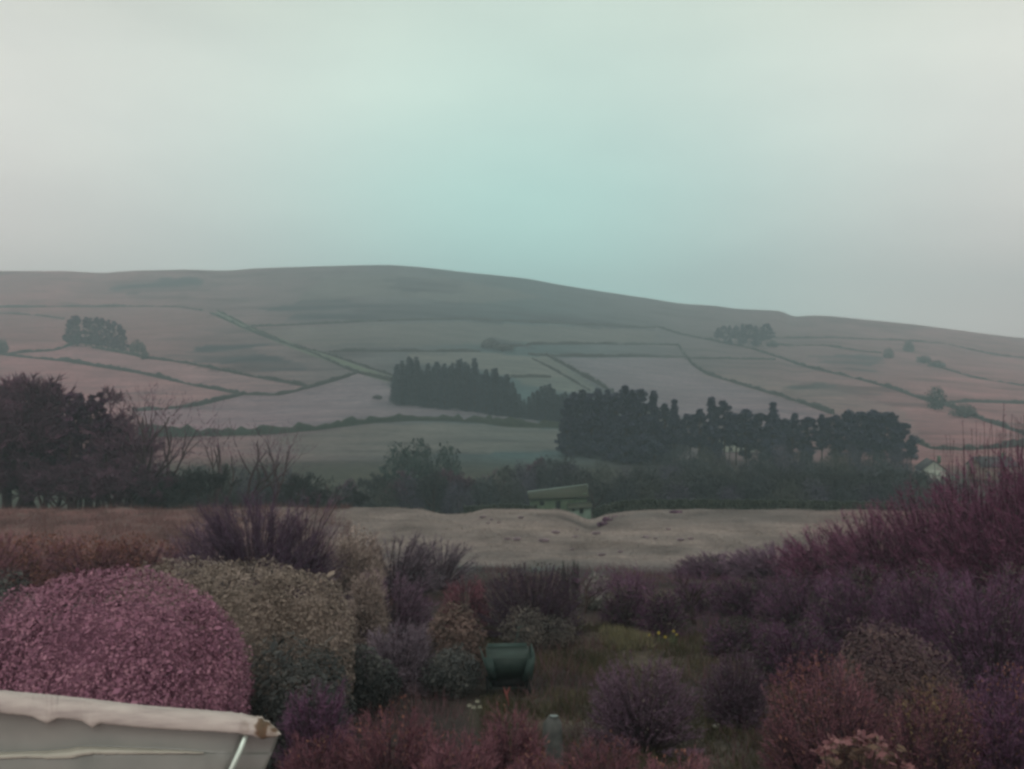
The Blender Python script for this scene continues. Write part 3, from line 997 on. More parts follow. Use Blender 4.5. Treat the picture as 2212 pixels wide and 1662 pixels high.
def unit_crown(seed, mat):
    return leafy_meshes(seed, [(0, 0, 0, .46, .46, 1.0), (.26, .1, 0, .36, .36, .8), (-.3, -.08, 0, .34, .34, .74)], 9000, .10, mat, BARK, aspect=.11, shell=.6, amp=.16)


TW_DK = leaf_mat('dark_wood_twig_mat', [(0.019, 0.027, 0.030), (0.033, 0.042, 0.046), (0.049, 0.060, 0.065)], 3)
TW_OL = leaf_mat('olive_wood_twig_mat', [(0.025, 0.031, 0.026), (0.043, 0.050, 0.043), (0.063, 0.068, 0.060)], 3)
TW_MV = leaf_mat('mauve_wood_twig_mat', [(0.029, 0.028, 0.041), (0.048, 0.046, 0.068), (0.071, 0.066, 0.093)], 3)
crowns = [unit_crown(220, TW_DK), unit_crown(221, TW_OL), unit_crown(222, TW_MV), unit_crown(223, TW_DK), unit_crown(224, TW_MV)]
fb = [unit_bush(200 + i, HB) for i in range(3)]
fbg = [unit_bush(210 + i, HB_G) for i in range(3)]


def far_bush(px, base, top, wpx, label, green=False, i=0, Y=None, name='hill_bush', kinds=None):
    b = cast(px, base) if Y is None else spot(px, Y)
    h = height_to(px, b[1], top)
    w = wpx / F * b[1]
    t = thing(name, label, 'bush', tuple(b), i * 1.0, 'bushes on the hillside', (w / 1.3, w / 1.3, h))
    for pn, me in zip(('foliage', 'stems'), (kinds or (fbg if green else fb))[i % (len(kinds) if kinds else 3)]):
        link(pn, me, t)


far_bush(297, 762, 735, 36, 'round bush at the right foot of the left pine clump', i=0)
far_bush(312, 776, 757, 22, 'small bush where the wall leaves the left pine clump', i=1)
far_bush(4, 764, 733, 34, 'round tree cut by the left edge on the hillside', i=2)
far_bush(1668, 750, 735, 26, 'low bush at the right foot of the compact copse', True, 0)
far_bush(2022, 884, 836, 52, 'lone round tree on the long wall of the right slope', True, 1)
far_bush(1963, 760, 735, 24, 'upright bush below the right skyline', i=2)
far_bush(1919, 774, 752, 26, 'low bush left of the upright one below the right skyline', i=0)
far_bush(1995, 784, 768, 40, 'spreading bush higher of two beside the faint wall', i=1)
far_bush(2024, 794, 778, 36, 'spreading bush lower of two beside the faint wall', i=2)
far_bush(1060, 752, 732, 46, 'dark thorn patch above the plantation', i=0)
far_bush(1090, 757, 742, 56, 'dark thorn patch right of another above the plantation', i=1)
far_bush(815, 862, 853, 26, 'tiny dark bush alone in the lavender pasture', i=2)
far_bush(862, 1002, 962, 86, 'dark green round bush on the lower field, left one', True, 0, 190)
far_bush(905, 1005, 950, 84, 'dark green round bush on the lower field, tallest of three', True, 1, 188)
far_bush(962, 1005, 962, 80, 'dark green round bush on the lower field, right one', True, 2, 189)
far_bush(2080, 900, 872, 70, 'low dark thicket right of the lone round tree', i=1)

# ------------------------------------------------------------------ valley buildings
STONE_G = noise_mat('mossy_stone_mat', [(0.049, 0.087, 0.055), (0.078, 0.114, 0.072), (0.108, 0.144, 0.099)], 1.6, .95, .05, .3)
ROOF_PALE = noise_mat('pale_tin_roof_mat', [(0.145, 0.205, 0.191), (0.211, 0.280, 0.259)], 1.0, .7, .2)
ROOF_MOSS = noise_mat('mossy_roof_mat', [(0.040, 0.052, 0.036), (0.059, 0.062, 0.045)], 1.2, .9, .1)
DARK_HOLE = noise_mat('dark_interior_mat', [(.010, .014, .012), (.018, .022, .020)], 2, .9, .05)
PALE_STONE = noise_mat('pale_limewash_mat', [(0.119, 0.179, 0.141), (0.182, 0.250, 0.200)], 1.3, .9, .1)
WHITE_WASH = noise_mat('whitewash_mat', [(0.298, 0.338, 0.284), (0.374, 0.409, 0.350)], 1.5, .9, .1)
SLATE = noise_mat('slate_mat', [(.035, .036, .040), (.060, .060, .064)], 2.0, .7, .2)
CREAM = noise_mat('cream_render_mat', [(0.180, 0.149, 0.117), (0.234, 0.194, 0.153)], 1.5, .9, .1)
GLASS = noise_mat('window_glass_mat', [(.02, .025, .028), (.04, .045, .05)], 1.0, .12, .5)


def build_barn():
    Y = 132.0
    g = spot(1210, Y)
    k = Y / F
    t = thing('barn', 'mossy stone barn with pale low-pitched roof in the valley behind the humps', 'barn', tuple(g))

    def zz(py, dy=0.0):
        return EYE + (CY - py) / F * (Y + dy) - g[2]

    def xx(px, dy=0.0):
        return (px - CX) / F * (Y + dy) - g[0]
    xl, xm, xr = xx(1146), xx(1224), xx(1268)
    m = MB()
    m.hexa([(xl, 0, -2), (xr, 0, -2), (xl, 6, -2), (xr, 6, -2), (xl, 0, zz(1076)), (xr, 0, zz(1071)), (xl, 6, zz(1076)), (xr, 6, zz(1071))])
    m.add([(xl, 0, zz(1076)), (xl, 6, zz(1076)), (xl, 3, zz(1065, 3)), (xr, 0, zz(1071)), (xr, 6, zz(1071)), (xr, 3, zz(1049, 3))], [(1, 0, 2), (3, 4, 5)])
    link('wall', m.mesh('wall', STONE_G), t)
    m = MB()
    for ye in (-.4, 6.4):
        m.hexa([(xl - .3, ye, zz(1079)), (xr + .3, ye, zz(1074)), (xl - .3, 3, zz(1065, 3)), (xr + .3, 3, zz(1049, 3)),
                (xl - .3, ye, zz(1077)), (xr + .3, ye, zz(1072)), (xl - .3, 3, zz(1063, 3)), (xr + .3, 3, zz(1047, 3))])
    rf = link('roof', m.mesh('roof', ROOF_MOSS), t)
    m = MB()
    m.hexa([(xl - .4, 2.5, zz(1068, 3)), (xr + .4, 2.5, zz(1053, 3)), (xl - .4, 3.4, zz(1065, 3)), (xr + .4, 3.4, zz(1049, 3)),
            (xl - .4, 2.5, zz(1066, 3)), (xr + .4, 2.5, zz(1051, 3)), (xl - .4, 3.4, zz(1062, 3)), (xr + .4, 3.4, zz(1046, 3))])
    link('ridge_cap', m.mesh('ridge_cap', ROOF_PALE), rf)
    r = np.random.default_rng(8)
    for k_ in range(26):        # slipped and missing roof slabs
        u = r.uniform(.03, .95); v = r.uniform(.05, .85); w_ = r.uniform(.3, .8)
        x_ = xl + (xr - xl) * u
        za = zz(1077) + (zz(1072) - zz(1077)) * u; zb_ = zz(1063, 3) + (zz(1047, 3) - zz(1063, 3)) * u
        y_ = -.4 + 3.4 * v; z_ = za + (zb_ - za) * v
        dz = (zb_ - za) / 3.4 * .4
        m = MB(); m.hexa([(x_, y_, z_ + .005), (x_ + w_, y_, z_ + .005), (x_, y_ + .4, z_ + dz + .005), (x_ + w_, y_ + .4, z_ + dz + .005),
                          (x_, y_, z_ + .06), (x_ + w_, y_, z_ + .06), (x_, y_ + .4, z_ + dz + .05), (x_ + w_, y_ + .4, z_ + dz + .05)])
        link('roof_slab', m.mesh('roof_slab', STONE_G if k_ % 3 else DARK_HOLE), rf)
    x0, x1 = xx(1230, -3), xx(1277, -3)
    m = MB()
    m.hexa([(x0, -3, zz(1135)), (x1, -2.6, zz(1135)), (x0, -.3, zz(1135)), (x1, -.3, zz(1135)), (x0, -3, zz(1094)), (x1, -2.6, zz(1091)), (x0, -.3, zz(1089)), (x1, -.3, zz(1086))])
    link('lean_to', m.mesh('lean_to', PALE_STONE), t)
    m = MB()
    m.hexa([(x0 - .2, -3.3, zz(1094.5)), (x1 + .2, -2.9, zz(1091.5)), (x0 - .2, -.27, zz(1088.8)), (x1 + .2, -.27, zz(1085.8)),
            (x0 - .2, -3.3, zz(1092.5)), (x1 + .2, -2.9, zz(1089.5)), (x0 - .2, -.27, zz(1086.8)), (x1 + .2, -.27, zz(1083.8))])
    link('lean_to_roof', m.mesh('lean_to_roof', ROOF_MOSS), t)
    for (a, b, c, d) in ((1236, 1241, 1097, 1104), (1252, 1260, 1097, 1109)):
        m = MB()
        m.box(xx(a, -3), xx(b, -3), -3.06, -2.5, zz(d, -3), zz(c, -3))
        link('doorway', m.mesh('doorway', DARK_HOLE), t)
    m = MB()
    m.box(xx(1166), xx(1175), -.06, .5, zz(1092), zz(1083))
    link('window', m.mesh('window', DARK_HOLE), t)
    m = MB()
    m.box(xx(1200), xx(1211), -.07, .5, zz(1112), zz(1083))
    link('doorway', m.mesh('doorway', DARK_HOLE), t)


build_barn()


def house(name, label, px, Y, w, dep, eaves, ridge, wallm, roofm, rz=0.0, windows=(), zoff=0.0, gable_front=False):
    g = spot(px, Y)
    t = thing(name, label, 'house', (g[0], g[1], g[2] + zoff), rz)
    m = MB()
    m.box(-w / 2, w / 2, 0, dep, -2.0, eaves)
    if gable_front:
        m.add([(-w / 2, 0, eaves), (w / 2, 0, eaves), (0, 0, ridge), (-w / 2, dep, eaves), (w / 2, dep, eaves), (0, dep, ridge)], [(0, 1, 2), (4, 3, 5)])
    else:
        m.add([(-w / 2, 0, eaves), (-w / 2, dep, eaves), (-w / 2, dep / 2, ridge), (w / 2, 0, eaves), (w / 2, dep, eaves), (w / 2, dep / 2, ridge)], [(1, 0, 2), (3, 4, 5)])
    link('wall', m.mesh('wall', wallm), t)
    m = MB(); o = .3; th = .15
    for s in (-1, 1):
        if gable_front:
            sl = (ridge - eaves) / (w / 2)
            xe = s * (w / 2 + o); ze = eaves - o * sl + .03
            m.hexa([(xe, -o, ze), (0, -o, ridge + .03), (xe, dep + o, ze), (0, dep + o, ridge + .03), (xe, -o, ze + th), (0, -o, ridge + .03 + th), (xe, dep + o, ze + th), (0, dep + o, ridge + .03 + th)])
        else:
            sl = (ridge - eaves) / (dep / 2)
            ye = dep / 2 + s * (dep / 2 + o); ze = eaves - o * sl + .03
            m.hexa([(-w / 2 - o, ye, ze), (w / 2 + o, ye, ze), (-w / 2 - o, dep / 2, ridge + .03), (w / 2 + o, dep / 2, ridge + .03),
                    (-w / 2 - o, ye, ze + th), (w / 2 + o, ye, ze + th), (-w / 2 - o, dep / 2, ridge + .03 + th), (w / 2 + o, dep / 2, ridge + .03 + th)])
    rf = link('roof', m.mesh('roof', roofm), t)
    m = MB()
    m.box(w * .3, w * .3 + .7, dep * .5 - .4, dep * .5 + .4, ridge - .8, ridge + 1.0)
    link('chimney', m.mesh('chimney', STONE_G), rf)
    for (x, z, ww, wh) in windows:
        m = MB(); m.box(x - ww / 2, x + ww / 2, -.03, .25, z, z + wh)
        f = link('window', m.mesh('window', GLASS), t)
        m = MB(); m.box(x - ww / 2 - .12, x + ww / 2 + .12, -.14, .2, z - .14, z)
        link('sill', m.mesh('sill', wallm), f)
    return t


house('cottage', 'whitewashed cottage glimpsed between the pine trunks of the belt', 1598, 246, 9.0, 6, 3.6, 5.6, WHITE_WASH, SLATE, .1,
      ((-2.6, .9, .9, 1.1), (.4, .9, .9, 1.1), (2.9, .9, .9, 1.1)), -.6)
house('cottage', 'white gabled cottage with slate roof right of the pine belt', 2018, 202, 5.2, 8, 3.9, 6.0, WHITE_WASH, SLATE, -.25,
      ((.6, 1.0, .8, 1.0), (-.9, 1.0, .8, 1.0)), -1.3, True)
house('farmhouse', 'cream farmhouse half hidden by the tall hedge shoots at right', 2160, 203, 9.0, 6, 3.4, 5.4, CREAM, SLATE, .08,
      ((-2.9, 1.0, .9, 1.1), (0, 1.0, .9, 1.1), (2.7, 1.0, .9, 1.1)), 0.0)

# field-edge wall behind the humps, at right
FIELD_WALL = noise_mat('valley_wall_mat', [(.020, .030, .026), (.045, .058, .050), (.080, .098, .082)], 2.6, .95, .05, .6)


def rubble_wall(label, pxs, Yf, top, seed):
    """dry stone wall with courses of uneven blocks and upright cope stones"""
    r = np.random.default_rng(seed)
    m = MB(); cope = MB()
    xs = [(p - CX) / F * Yf(p) for p in pxs]
    p0, p1 = pxs[0], pxs[-1]
    x0, x1 = xs[0], xs[-1]
    x = x0
    org = spot((p0 + p1) / 2, Yf((p0 + p1) / 2))
    for c in range(6):
        x = x0 + r.uniform(-.3, 0)
        while x < x1:
            w = r.uniform(.3, .7)
            p = p0 + (p1 - p0) * (x - x0) / (x1 - x0)
            Yw = Yf(p)
            zt = EYE + (CY - float(np.interp(p, top[0], top[1]))) / F * Yw
            hh = .24
            z1 = zt - c * hh - .18
            y0 = Yw + r.uniform(-.05, .05) - .03 * c
            m.box(x - org[0], x + w * .95 - org[0], y0 - .25 - org[1], y0 + .3 - org[1], z1 - hh * (.94 if c < 5 else 4) - org[2], z1 - org[2], r.random())
            if c == 0:
                cw = w * .5
                for k in range(2):
                    m.box(x + k * cw - org[0], x + k * cw + cw * .85 - org[0], y0 - .2 - org[1], y0 + .25 - org[1], z1 + .004 - org[2], z1 + r.uniform(.12, .3) - org[2], r.random())
            x += w
    o = link('boundary_wall', m.mesh('boundary_wall', FIELD_WALL), None, tuple(org))
    return tag(o, label, 'wall')


rubble_wall('dark dry stone wall behind the humped field, right of the barn', [1285, 1930], lambda p: 83.0 + .001 * (p - 1285),
            ([1285, 1330, 1400, 1600, 1930], [1098, 1084, 1079, 1080, 1086]), 5)
rubble_wall('low dark dry stone wall left of the barn at the field edge', [1005, 1150], lambda p: 84.0, ([1005, 1080, 1150], [1096, 1089, 1092]), 6)

# ------------------------------------------------------------------ valley wood (bare trees)
VW = [(760, 1030, 172), (800, 1028, 165), (838, 1015, 160), (872, 1010, 155), (905, 1006, 158), (940, 1012, 152), (975, 1010, 158), (1005, 1020, 160),
      (1040, 1022, 165), (1072, 1006, 170), (1105, 1000, 172), (1140, 996, 175), (1172, 985, 178), (1200, 980, 182), (1232, 985, 185)]
for i, (px, top, Y) in enumerate(VW):
    b = spot(px, Y)
    plant('bare_tree', (bares if i % 3 else bares_p)[i % 4], b, height_to(px, Y, top), i * 2.1,
          ORD[i] + ' leafless tree from the left in the valley row left of the barn', 'tree', 'leafless trees left of the barn', wide=1.15)
VR = [(1245, 1005, 172), (1285, 1018, 150), (1320, 1010, 165), (1355, 1018, 150), (1390, 1005, 168), (1425, 1012, 155), (1462, 1002, 170), (1500, 1012, 152), (1540, 1005, 165),
      (1580, 1000, 170), (1618, 1006, 155), (1655, 1000, 168), (1690, 1006, 152), (1728, 1002, 166), (1765, 1008, 154), (1800, 1002, 165), (1838, 1006, 152),
      (1876, 1000, 166), (1912, 1003, 155), (1950, 1005, 160), (1990, 1012, 150), (2030, 1020, 150)]
for i, (px, top, Y) in enumerate(VR):
    b = spot(px, Y)
    plant('bare_tree', bares[(i * 3 + 1) % 4], b, height_to(px, Y, top), i * 1.9,
          ORD[i] + ' leafless tree from the left in the dark wood below the pine belt', 'tree', 'leafless trees below the pine belt', wide=1.3)
# dark undergrowth below them
UND = [(1345, 1045, 134), (1400, 1036, 136), (1460, 1040, 132), (1520, 1032, 136), (1580, 1038, 132), (1640, 1032, 135), (1700, 1038, 132),
       (1760, 1034, 135), (1820, 1040, 132), (1880, 1036, 135), (1940, 1040, 132), (2000, 1044, 132)]
for i, (px, top, Y) in enumerate(UND):
    far_bush(px, 0, top + (i * 37 % 5 - 2) * 5, 90 + (i * 53 % 4) * 14, ORD[i] + ' dark thicket from the left behind the dry stone wall', True, i, Y, 'thicket_bush', crowns)
UPP = [(1300, 1010, 172), (1350, 1002, 176), (1405, 996, 180), (1455, 1000, 176), (1505, 994, 180), (1560, 1000, 176), (1612, 996, 180), (1665, 1000, 176), (1718, 996, 180), (1770, 1000, 176), (1822, 1000, 178), (1874, 998, 176), (1925, 1000, 176), (1975, 1010, 172)]
for i, (px, top, Y) in enumerate(UPP):
    far_bush(px, 0, top + (i * 29 % 5 - 2) * 6, 70 + (i * 31 % 5) * 14, ORD[i] + ' rounded leafless crown from the left under the pine trunks', True, i + 1, Y, 'thicket_bush', crowns)
for i, (px, top, wd) in enumerate(((1470, 958, 70), (1520, 966, 60), (1556, 978, 40), (1645, 968, 56), (1690, 956, 60), (1735, 970, 46), (1800, 972, 50), (1842, 964, 40), (1890, 974, 60), (1936, 968, 50))):
    far_bush(px, 0, top, wd * 1.25, ORD[i] + ' dark bush from the left deep among the pine trunks', True, i, 206, 'thicket_bush', crowns)
for i, (px, top, Y) in enumerate(((770, 1058, 146), (825, 1040, 150), (880, 1030, 152), (935, 1024, 154), (990, 1034, 150), (1045, 1026, 156), (1090, 1012, 160), (1130, 1004, 168), (1175, 992, 176), (1225, 1000, 178), (1275, 1016, 176))):
    far_bush(px, 0, top, 92, ORD[i] + ' dark thicket from the left in the valley around the barn', i % 2 == 0, i, Y, 'thicket_bush', crowns)

for i, (px, top, Y) in enumerate(((300, 1010, 112), (345, 1000, 116), (390, 1008, 112), (435, 1000, 118), (480, 1006, 114), (525, 998, 120), (570, 1004, 116), (615, 1010, 120), (660, 1022, 124), (705, 1036, 126), (745, 1046, 130))):
    far_bush(px, 0, top + (i * 7 % 3) * 5, 78 + (i * 5 % 4) * 8, ORD[i] + ' dark thicket from the left between the left wood and the purple fan', True, i + 2, Y, 'thicket_bush', crowns)
# ------------------------------------------------------------------ left wood
LW = [(-60, 800, 98), (-15, 806, 96), (22, 800, 97), (55, 806, 100), (90, 812, 97), (118, 826, 99), (150, 838, 96), (185, 832, 97), (215, 846, 95), (242, 868, 97), (268, 905, 98)]
LW += [(5, 830, 106), (70, 836, 107), (170, 850, 107), (232, 890, 106)]
for i, (px, top, Y) in enumerate(LW):
    b = spot(px, Y)
    if i in (1, 2, 3, 4, 7, 9):
        plant('bare_tree', bares_p[i % 4], b, height_to(px, Y, top - 6), i * 2.2, ORD[i] + ' tree from the left in the dark left wood, bare and twiggy', 'tree', 'trees of the left wood', wide=1.1)
        plant('pine_tree', pines_p[(i + 1) % 4], spot(px + 14, Y + 6), height_to(px, Y + 6, top + 18), i * 2.2, 'dark pine filling in behind the ' + ORD[i] + ' tree of the left wood', 'tree', 'trees of the left wood', wide=1.25)
    else:
        plant('pine_tree', pines_p[i % 4], b, height_to(px, Y, top), i * 2.2, ORD[i] + ' tree from the left in the dark left wood, pine', 'tree', 'trees of the left wood', wide=1.2)
LU = [(-20, 980, 93), (30, 960, 94), (75, 985, 92), (120, 965, 94), (165, 990, 92), (205, 975, 93), (245, 985, 92), (290, 1000, 95), (330, 1010, 96), (370, 1005, 96), (410, 1015, 98), (450, 1000, 98), (640, 1010, 110), (690, 1025, 112), (735, 1040, 118)]
for i, (px, top, Y) in enumerate(LU):
    b = spot(px, Y)
    plant('bare_tree', (bares_p if px < 350 else bares)[(i + 2) % 4], b, height_to(px, Y, top), i * 2.6,
          ORD[i] + ' small bare tree from the left along the far field edge', 'tree', 'small bare trees at the field edge', wide=1.35)
thin = [bare_tree_meshes(260 + i, TWIG_M, BARK_P, maxl=5, kids=(4, 3, 3, 2, 2), clear=.35, trunkL=.36, rad=.017, twig=.008, up=.12) for i in range(3)]
for i, (px, top, Y, lab) in enumerate(((276, 812, 100, 'slender bare tree with fine crown at the right end of the left wood'),
                                       (322, 830, 99, 'tall forked bare tree standing clear of the left wood'),
                                       (352, 846, 101, 'leaning bare tree right of the tall forked one'),
                                       (478, 900, 104, 'bare tree with open crown before the dark bank, left of the group'),
                                       (530, 894, 103, 'bare tree with curved limbs before the dark bank, middle of the group'),
                                       (588, 902, 105, 'bare tree with straight trunk before the dark bank, right of the group'))):
    b = spot(px, Y)
    plant('bare_tree', thin[i % 3], b, height_to(px, Y, top), i * 2.3 + .4, lab, 'tree', 'single bare trees at left', wide=1.15)

# ------------------------------------------------------------------ near shrubs
M_PINKLEAF = leaf_mat('pink_leaf_mat', [(0.141, 0.063, 0.097), (0.273, 0.126, 0.188), (0.371, 0.193, 0.251)], 1.6, .3)
M_OLIVE = leaf_mat('olive_leaf_mat', [(0.093, 0.074, 0.065), (0.258, 0.211, 0.176), (0.335, 0.275, 0.244)], 1.4, .40)
M_DARKG = leaf_mat('dark_evergreen_mat', [(0.025, 0.030, 0.030), (0.060, 0.064, 0.064), (0.116, 0.116, 0.107)], 1.8, .45)
M_SCRUB = leaf_mat('scrub_leaf_mat', [(0.070, 0.041, 0.029), (0.187, 0.087, 0.070), (0.258, 0.119, 0.099)], 1.0, .55)
M_TWIGP = leaf_mat('purple_twig_mat', [(0.085, 0.050, 0.081), (0.169, 0.108, 0.162), (0.244, 0.165, 0.223)], 1.2, .4)
M_TWIGR = leaf_mat('red_brown_twig_mat', [(0.100, 0.043, 0.060), (0.203, 0.091, 0.117), (0.290, 0.138, 0.161)], 1.2, .4)
M_TWIGD = leaf_mat('dark_twig_mat', [(0.052, 0.029, 0.051), (0.118, 0.058, 0.111), (0.194, 0.095, 0.168)], 1.2, .4)
M_TWIGGY = leaf_mat('grey_mauve_twig_mat', [(0.094, 0.077, 0.098), (0.171, 0.136, 0.171), (0.248, 0.199, 0.237)], 1.2, .4)
M_TAN = leaf_mat('tan_leaf_mat', [(0.047, 0.038, 0.032), (0.108, 0.076, 0.067), (0.164, 0.111, 0.098)], 2.0, .5)
M_RED = leaf_mat('rose_twig_mat', [(0.108, 0.043, 0.061), (0.192, 0.077, 0.106), (0.255, 0.112, 0.135)], 1.5, .4)
M_PALE = leaf_mat('pale_dry_leaf_mat', [(0.120, 0.120, 0.106), (0.204, 0.198, 0.180), (0.264, 0.252, 0.234)], 2.0, .4)
M_YEL = leaf_mat('yellowing_leaf_mat', [(.075, .045, .035), (.150, .100, .060), (.22, .16, .09)], 2.0, .4)
M_DKLEAF = leaf_mat('ivy_leaf_mat', [(0.036, 0.036, 0.035), (0.079, 0.071, 0.065), (0.142, 0.120, 0.103)], 1.5, .5)
M_PALETW = leaf_mat('pale_plume_mat', [(0.176, 0.140, 0.127), (0.284, 0.231, 0.208), (0.365, 0.305, 0.273)], 1.2, .4)
M_TWIGPD = leaf_mat('deep_purple_twig_mat', [(0.041, 0.025, 0.045), (0.077, 0.050, 0.085), (0.112, 0.076, 0.116)], 1.2, .4)
M_TWIGMAG = leaf_mat('magenta_twig_mat', [(0.084, 0.029, 0.062), (0.170, 0.065, 0.122), (0.243, 0.104, 0.171)], 1.0, .4)
M_STEM = noise_mat('shrub_stem_mat', [(.035, .026, .024), (.075, .056, .050)], 8, .9, .08)
M_STEMP = noise_mat('purple_stem_mat', [(.045, .028, .038), (.085, .055, .070)], 8, .9, .08)


def leafy(name, label, px, Y, top, lobes_px, n, leaf, mat, seed, cat='shrub', group=None, **kw):
    """lobes_px: (dx px, dY m, rx px, top row) per lobe, relative to px"""
    g = spot(px, Y)
    L = []
    for dx, dY, rx, tp in lobes_px:
        Yl = Y + dY
        x = (px + dx - CX) / F * Yl
        z = float(H(x, Yl)) - g[2]
        h = EYE + (CY - tp) / F * Yl - g[2] - z
        rad = rx / F * Yl
        L.append((x - g[0], dY, z, rad, rad * .85, h))
    fo, st = leafy_meshes(seed, L, n, leaf, mat, M_STEM, **kw)
    t = thing(name, label, cat, tuple(g), 0, group)
    link('foliage', fo, t); link('stems', st, t)
    return t


def twiggy(name, label, px, Y, top, rx, mat, seed, stem=M_STEMP, cat='shrub', group=None, **kw):
    g = spot(px, Y)
    h = height_to(px, Y, top)
    rad = rx / F * Y
    t = thing(name, label, cat, tuple(g), 0, group)
    for pn, me in twiggy_meshes(seed, rad, rad * .9, h * .97, mat, stem, **kw):
        link(pn, me, t)
    return t


# --- left: big pink-leaved shrub and the olive hedge behind it
leafy('leafy_shrub', 'large domed shrub with pink-mauve leaves above the white roof strip', 250, 14, 1210,
      [(0, 0, 290, 1212), (-190, .4, 160, 1266), (175, -.2, 118, 1284)], 185000, .043, M_PINKLEAF, 301, shell=.15, amp=.05, aspect=.6, box=.92, rough=.04, thin_back=.2)
leafy('clipped_hedge', 'olive-tan clipped hedge bulging behind the pink-mauve shrub', 520, 18, 1196,
      [(-130, .6, 190, 1196), (20, .2, 180, 1198), (128, -.1, 124, 1214)], 170000, .045, M_OLIVE, 302, shell=.16, amp=.05, spikes=.12, box=.82, rough=.05, aspect=.55, thin_back=.2)
leafy('evergreen_shrub', 'dark shrub added for the shade below the rounded end of the olive hedge', 615, 15.4, 1352,
      [(0, 0, 100, 1386), (80, .6, 66, 1392), (30, -.5, 100, 1440)], 26000, .055, M_DARKG, 303, shell=.4, amp=.12, spikes=.4)  # dark shrub added for the hedge's shaded lower part
leafy('evergreen_shrub', 'dark evergreen between the olive hedge and the mauve plume shrub', 775, 20, 1385,
      [(0, 0, 62, 1388), (40, .5, 48, 1420)], 9000, .07, M_DARKG, 304, shell=.4, amp=.12, spikes=.4)

# --- left background scrub at the field edge
for i, (px, Y, top, rx, mt, lab) in enumerate((
        (-20, 36, 1150, 120, M_SCRUB, 'brown scrub bush at the left edge behind the pink shrub'),
        (95, 41, 1142, 110, M_SCRUB, 'brown scrub bush, second from the left edge'),
        (205, 39, 1150, 110, M_SCRUB, 'brown scrub bush, third from the left edge'),
        (310, 40, 1146, 105, M_SCRUB, 'brown scrub bush beside the purple fan of stems'))):
    twiggy('scrub_bush', lab, px, Y, top, rx, M_TWIGR, 320 + i, stems=80, sub=22, fine=2, wt=.022, leaves=5000, leaf=.13, matl=mt, cat='bush', group='scrub along the field edge')
leafy('leafy_shrub', 'small olive green shrub at the left edge above the pink one', 18, 24, 1232, [(0, 0, 60, 1232)], 6000, .08, M_DARKG, 330, shell=.4)

# --- purple fan of stems
twiggy('dogwood_shrub', 'purple fan of fine arching stems behind the olive hedge', 560, 30, 1040, 190, M_TWIGPD, 340, stems=380, sub=26, fine=2, spread=.16, up=.75, wt=.016, reach=.75)
twiggy('dogwood_shrub', 'long arching wands rising right of the purple fan of stems', 655, 31, 1012, 93, M_TWIGP, 341, stems=80, sub=12, fine=1, spread=.1, up=1.0, wt=.014, reach=.8, lean=(.12, 0))
twiggy('dogwood_shrub', 'thin purple shrub left of the purple fan of stems', 440, 33, 1090, 87, M_TWIGP, 342, stems=80, sub=20, fine=2, spread=.15, up=.9, wt=.016)

# --- centre
twiggy('plume_shrub', 'pale tan plume leaning right behind the end of the hedge', 760, 31.5, 1130, 62, M_PALETW, 350, stems=200, sub=30, fine=2, leaves=5000, leaf=.12, matl=M_PALETW, spread=.1, up=.6, wt=.022, lean=(.10, 0))
twiggy('plume_shrub', 'lower pale plume beside the rounded end of the olive hedge', 792, 26.5, 1218, 40, M_PALETW, 349, stems=140, sub=28, fine=2, spread=.1, up=.5, wt=.016, leaves=3000, leaf=.09, matl=M_PALETW)
twiggy('mauve_shrub', 'grey mauve shrub left of the centre behind the hedge end', 850, 37, 1128, 131, M_TWIGGY, 351, stems=150, sub=26, fine=2, wt=.022, reach=.7)
twiggy('mauve_shrub', 'grey brown shrub reaching toward the left hump', 945, 40, 1150, 106, M_TWIGGY, 352, stems=110, sub=24, fine=2, wt=.022, reach=.7)
twiggy('mauve_shrub', 'dim purple shrub below the grey mauve one', 840, 28, 1215, 112, M_TWIGP, 353, stems=140, sub=26, fine=2, wt=.017, reach=.7)
twiggy('feathery_shrub', 'tall feathery mauve shrub left of the tan topped bush', 858, 22.5, 1330, 90, M_TWIGGY, 354, stems=190, sub=32, fine=2, wt=.013, up=.2, reach=.7)
twiggy('rose_shrub', 'small rose coloured shrub in the centre', 1005, 29.5, 1226, 65, M_RED, 355, stems=110, sub=26, fine=2, wt=.017, reach=.6)
leafy('leafy_shrub', 'tan topped shrub left of the green cart', 985, 23.5, 1300, [(0, 0, 66, 1300), (-25, .3, 45, 1330)], 13000, .07, M_TAN, 356, shell=.35, amp=.12, spikes=.3)
leafy('evergreen_shrub', 'low dark evergreen beside the green cart', 975, 21.8, 1392, [(0, 0, 62, 1395)], 8000, .06, M_DARKG, 357, shell=.4)
twiggy('dome_shrub', 'dark purple dome shrub behind the green cart', 1150, 28.5, 1202, 127, M_TWIGPD, 358, stems=320, sub=32, fine=2, wt=.013, reach=.28, up=.2, inner=.86, leaves=5000, leaf=.07, matl=M_DKLEAF)
leafy('evergreen_shrub', 'dark green shrub at the foot of the purple dome behind the cart', 1140, 26.6, 1312, [(0, 0, 62, 1312), (60, .3, 45, 1330)], 9000, .06, M_DKLEAF, 359, shell=.4)
GTW = leaf_mat('green_stem_mat', [(.060, .074, .066), (.095, .115, .102), (.135, .155, .138)], 2, .4)
for i, (px, Y, top, lab) in enumerate(((1222, 36, 1198, 'small loose green upright shrub left of the pale shrub'), (1243, 35, 1188, 'taller loose green upright shrub left of the pale shrub'))):
    twiggy('upright_shrub', lab, px, Y, top, 16, GTW, 395 + i, stems=60, sub=22, fine=1, wt=.016, reach=.35, up=.9)
leafy('pale_shrub', 'pale grey shrub with dry flower heads right of the green spires', 1288, 34.5, 1246, [(0, 0, 34, 1246), (5, -.5, 30, 1280)], 5000, .09, M_PALE, 362, shell=.45)
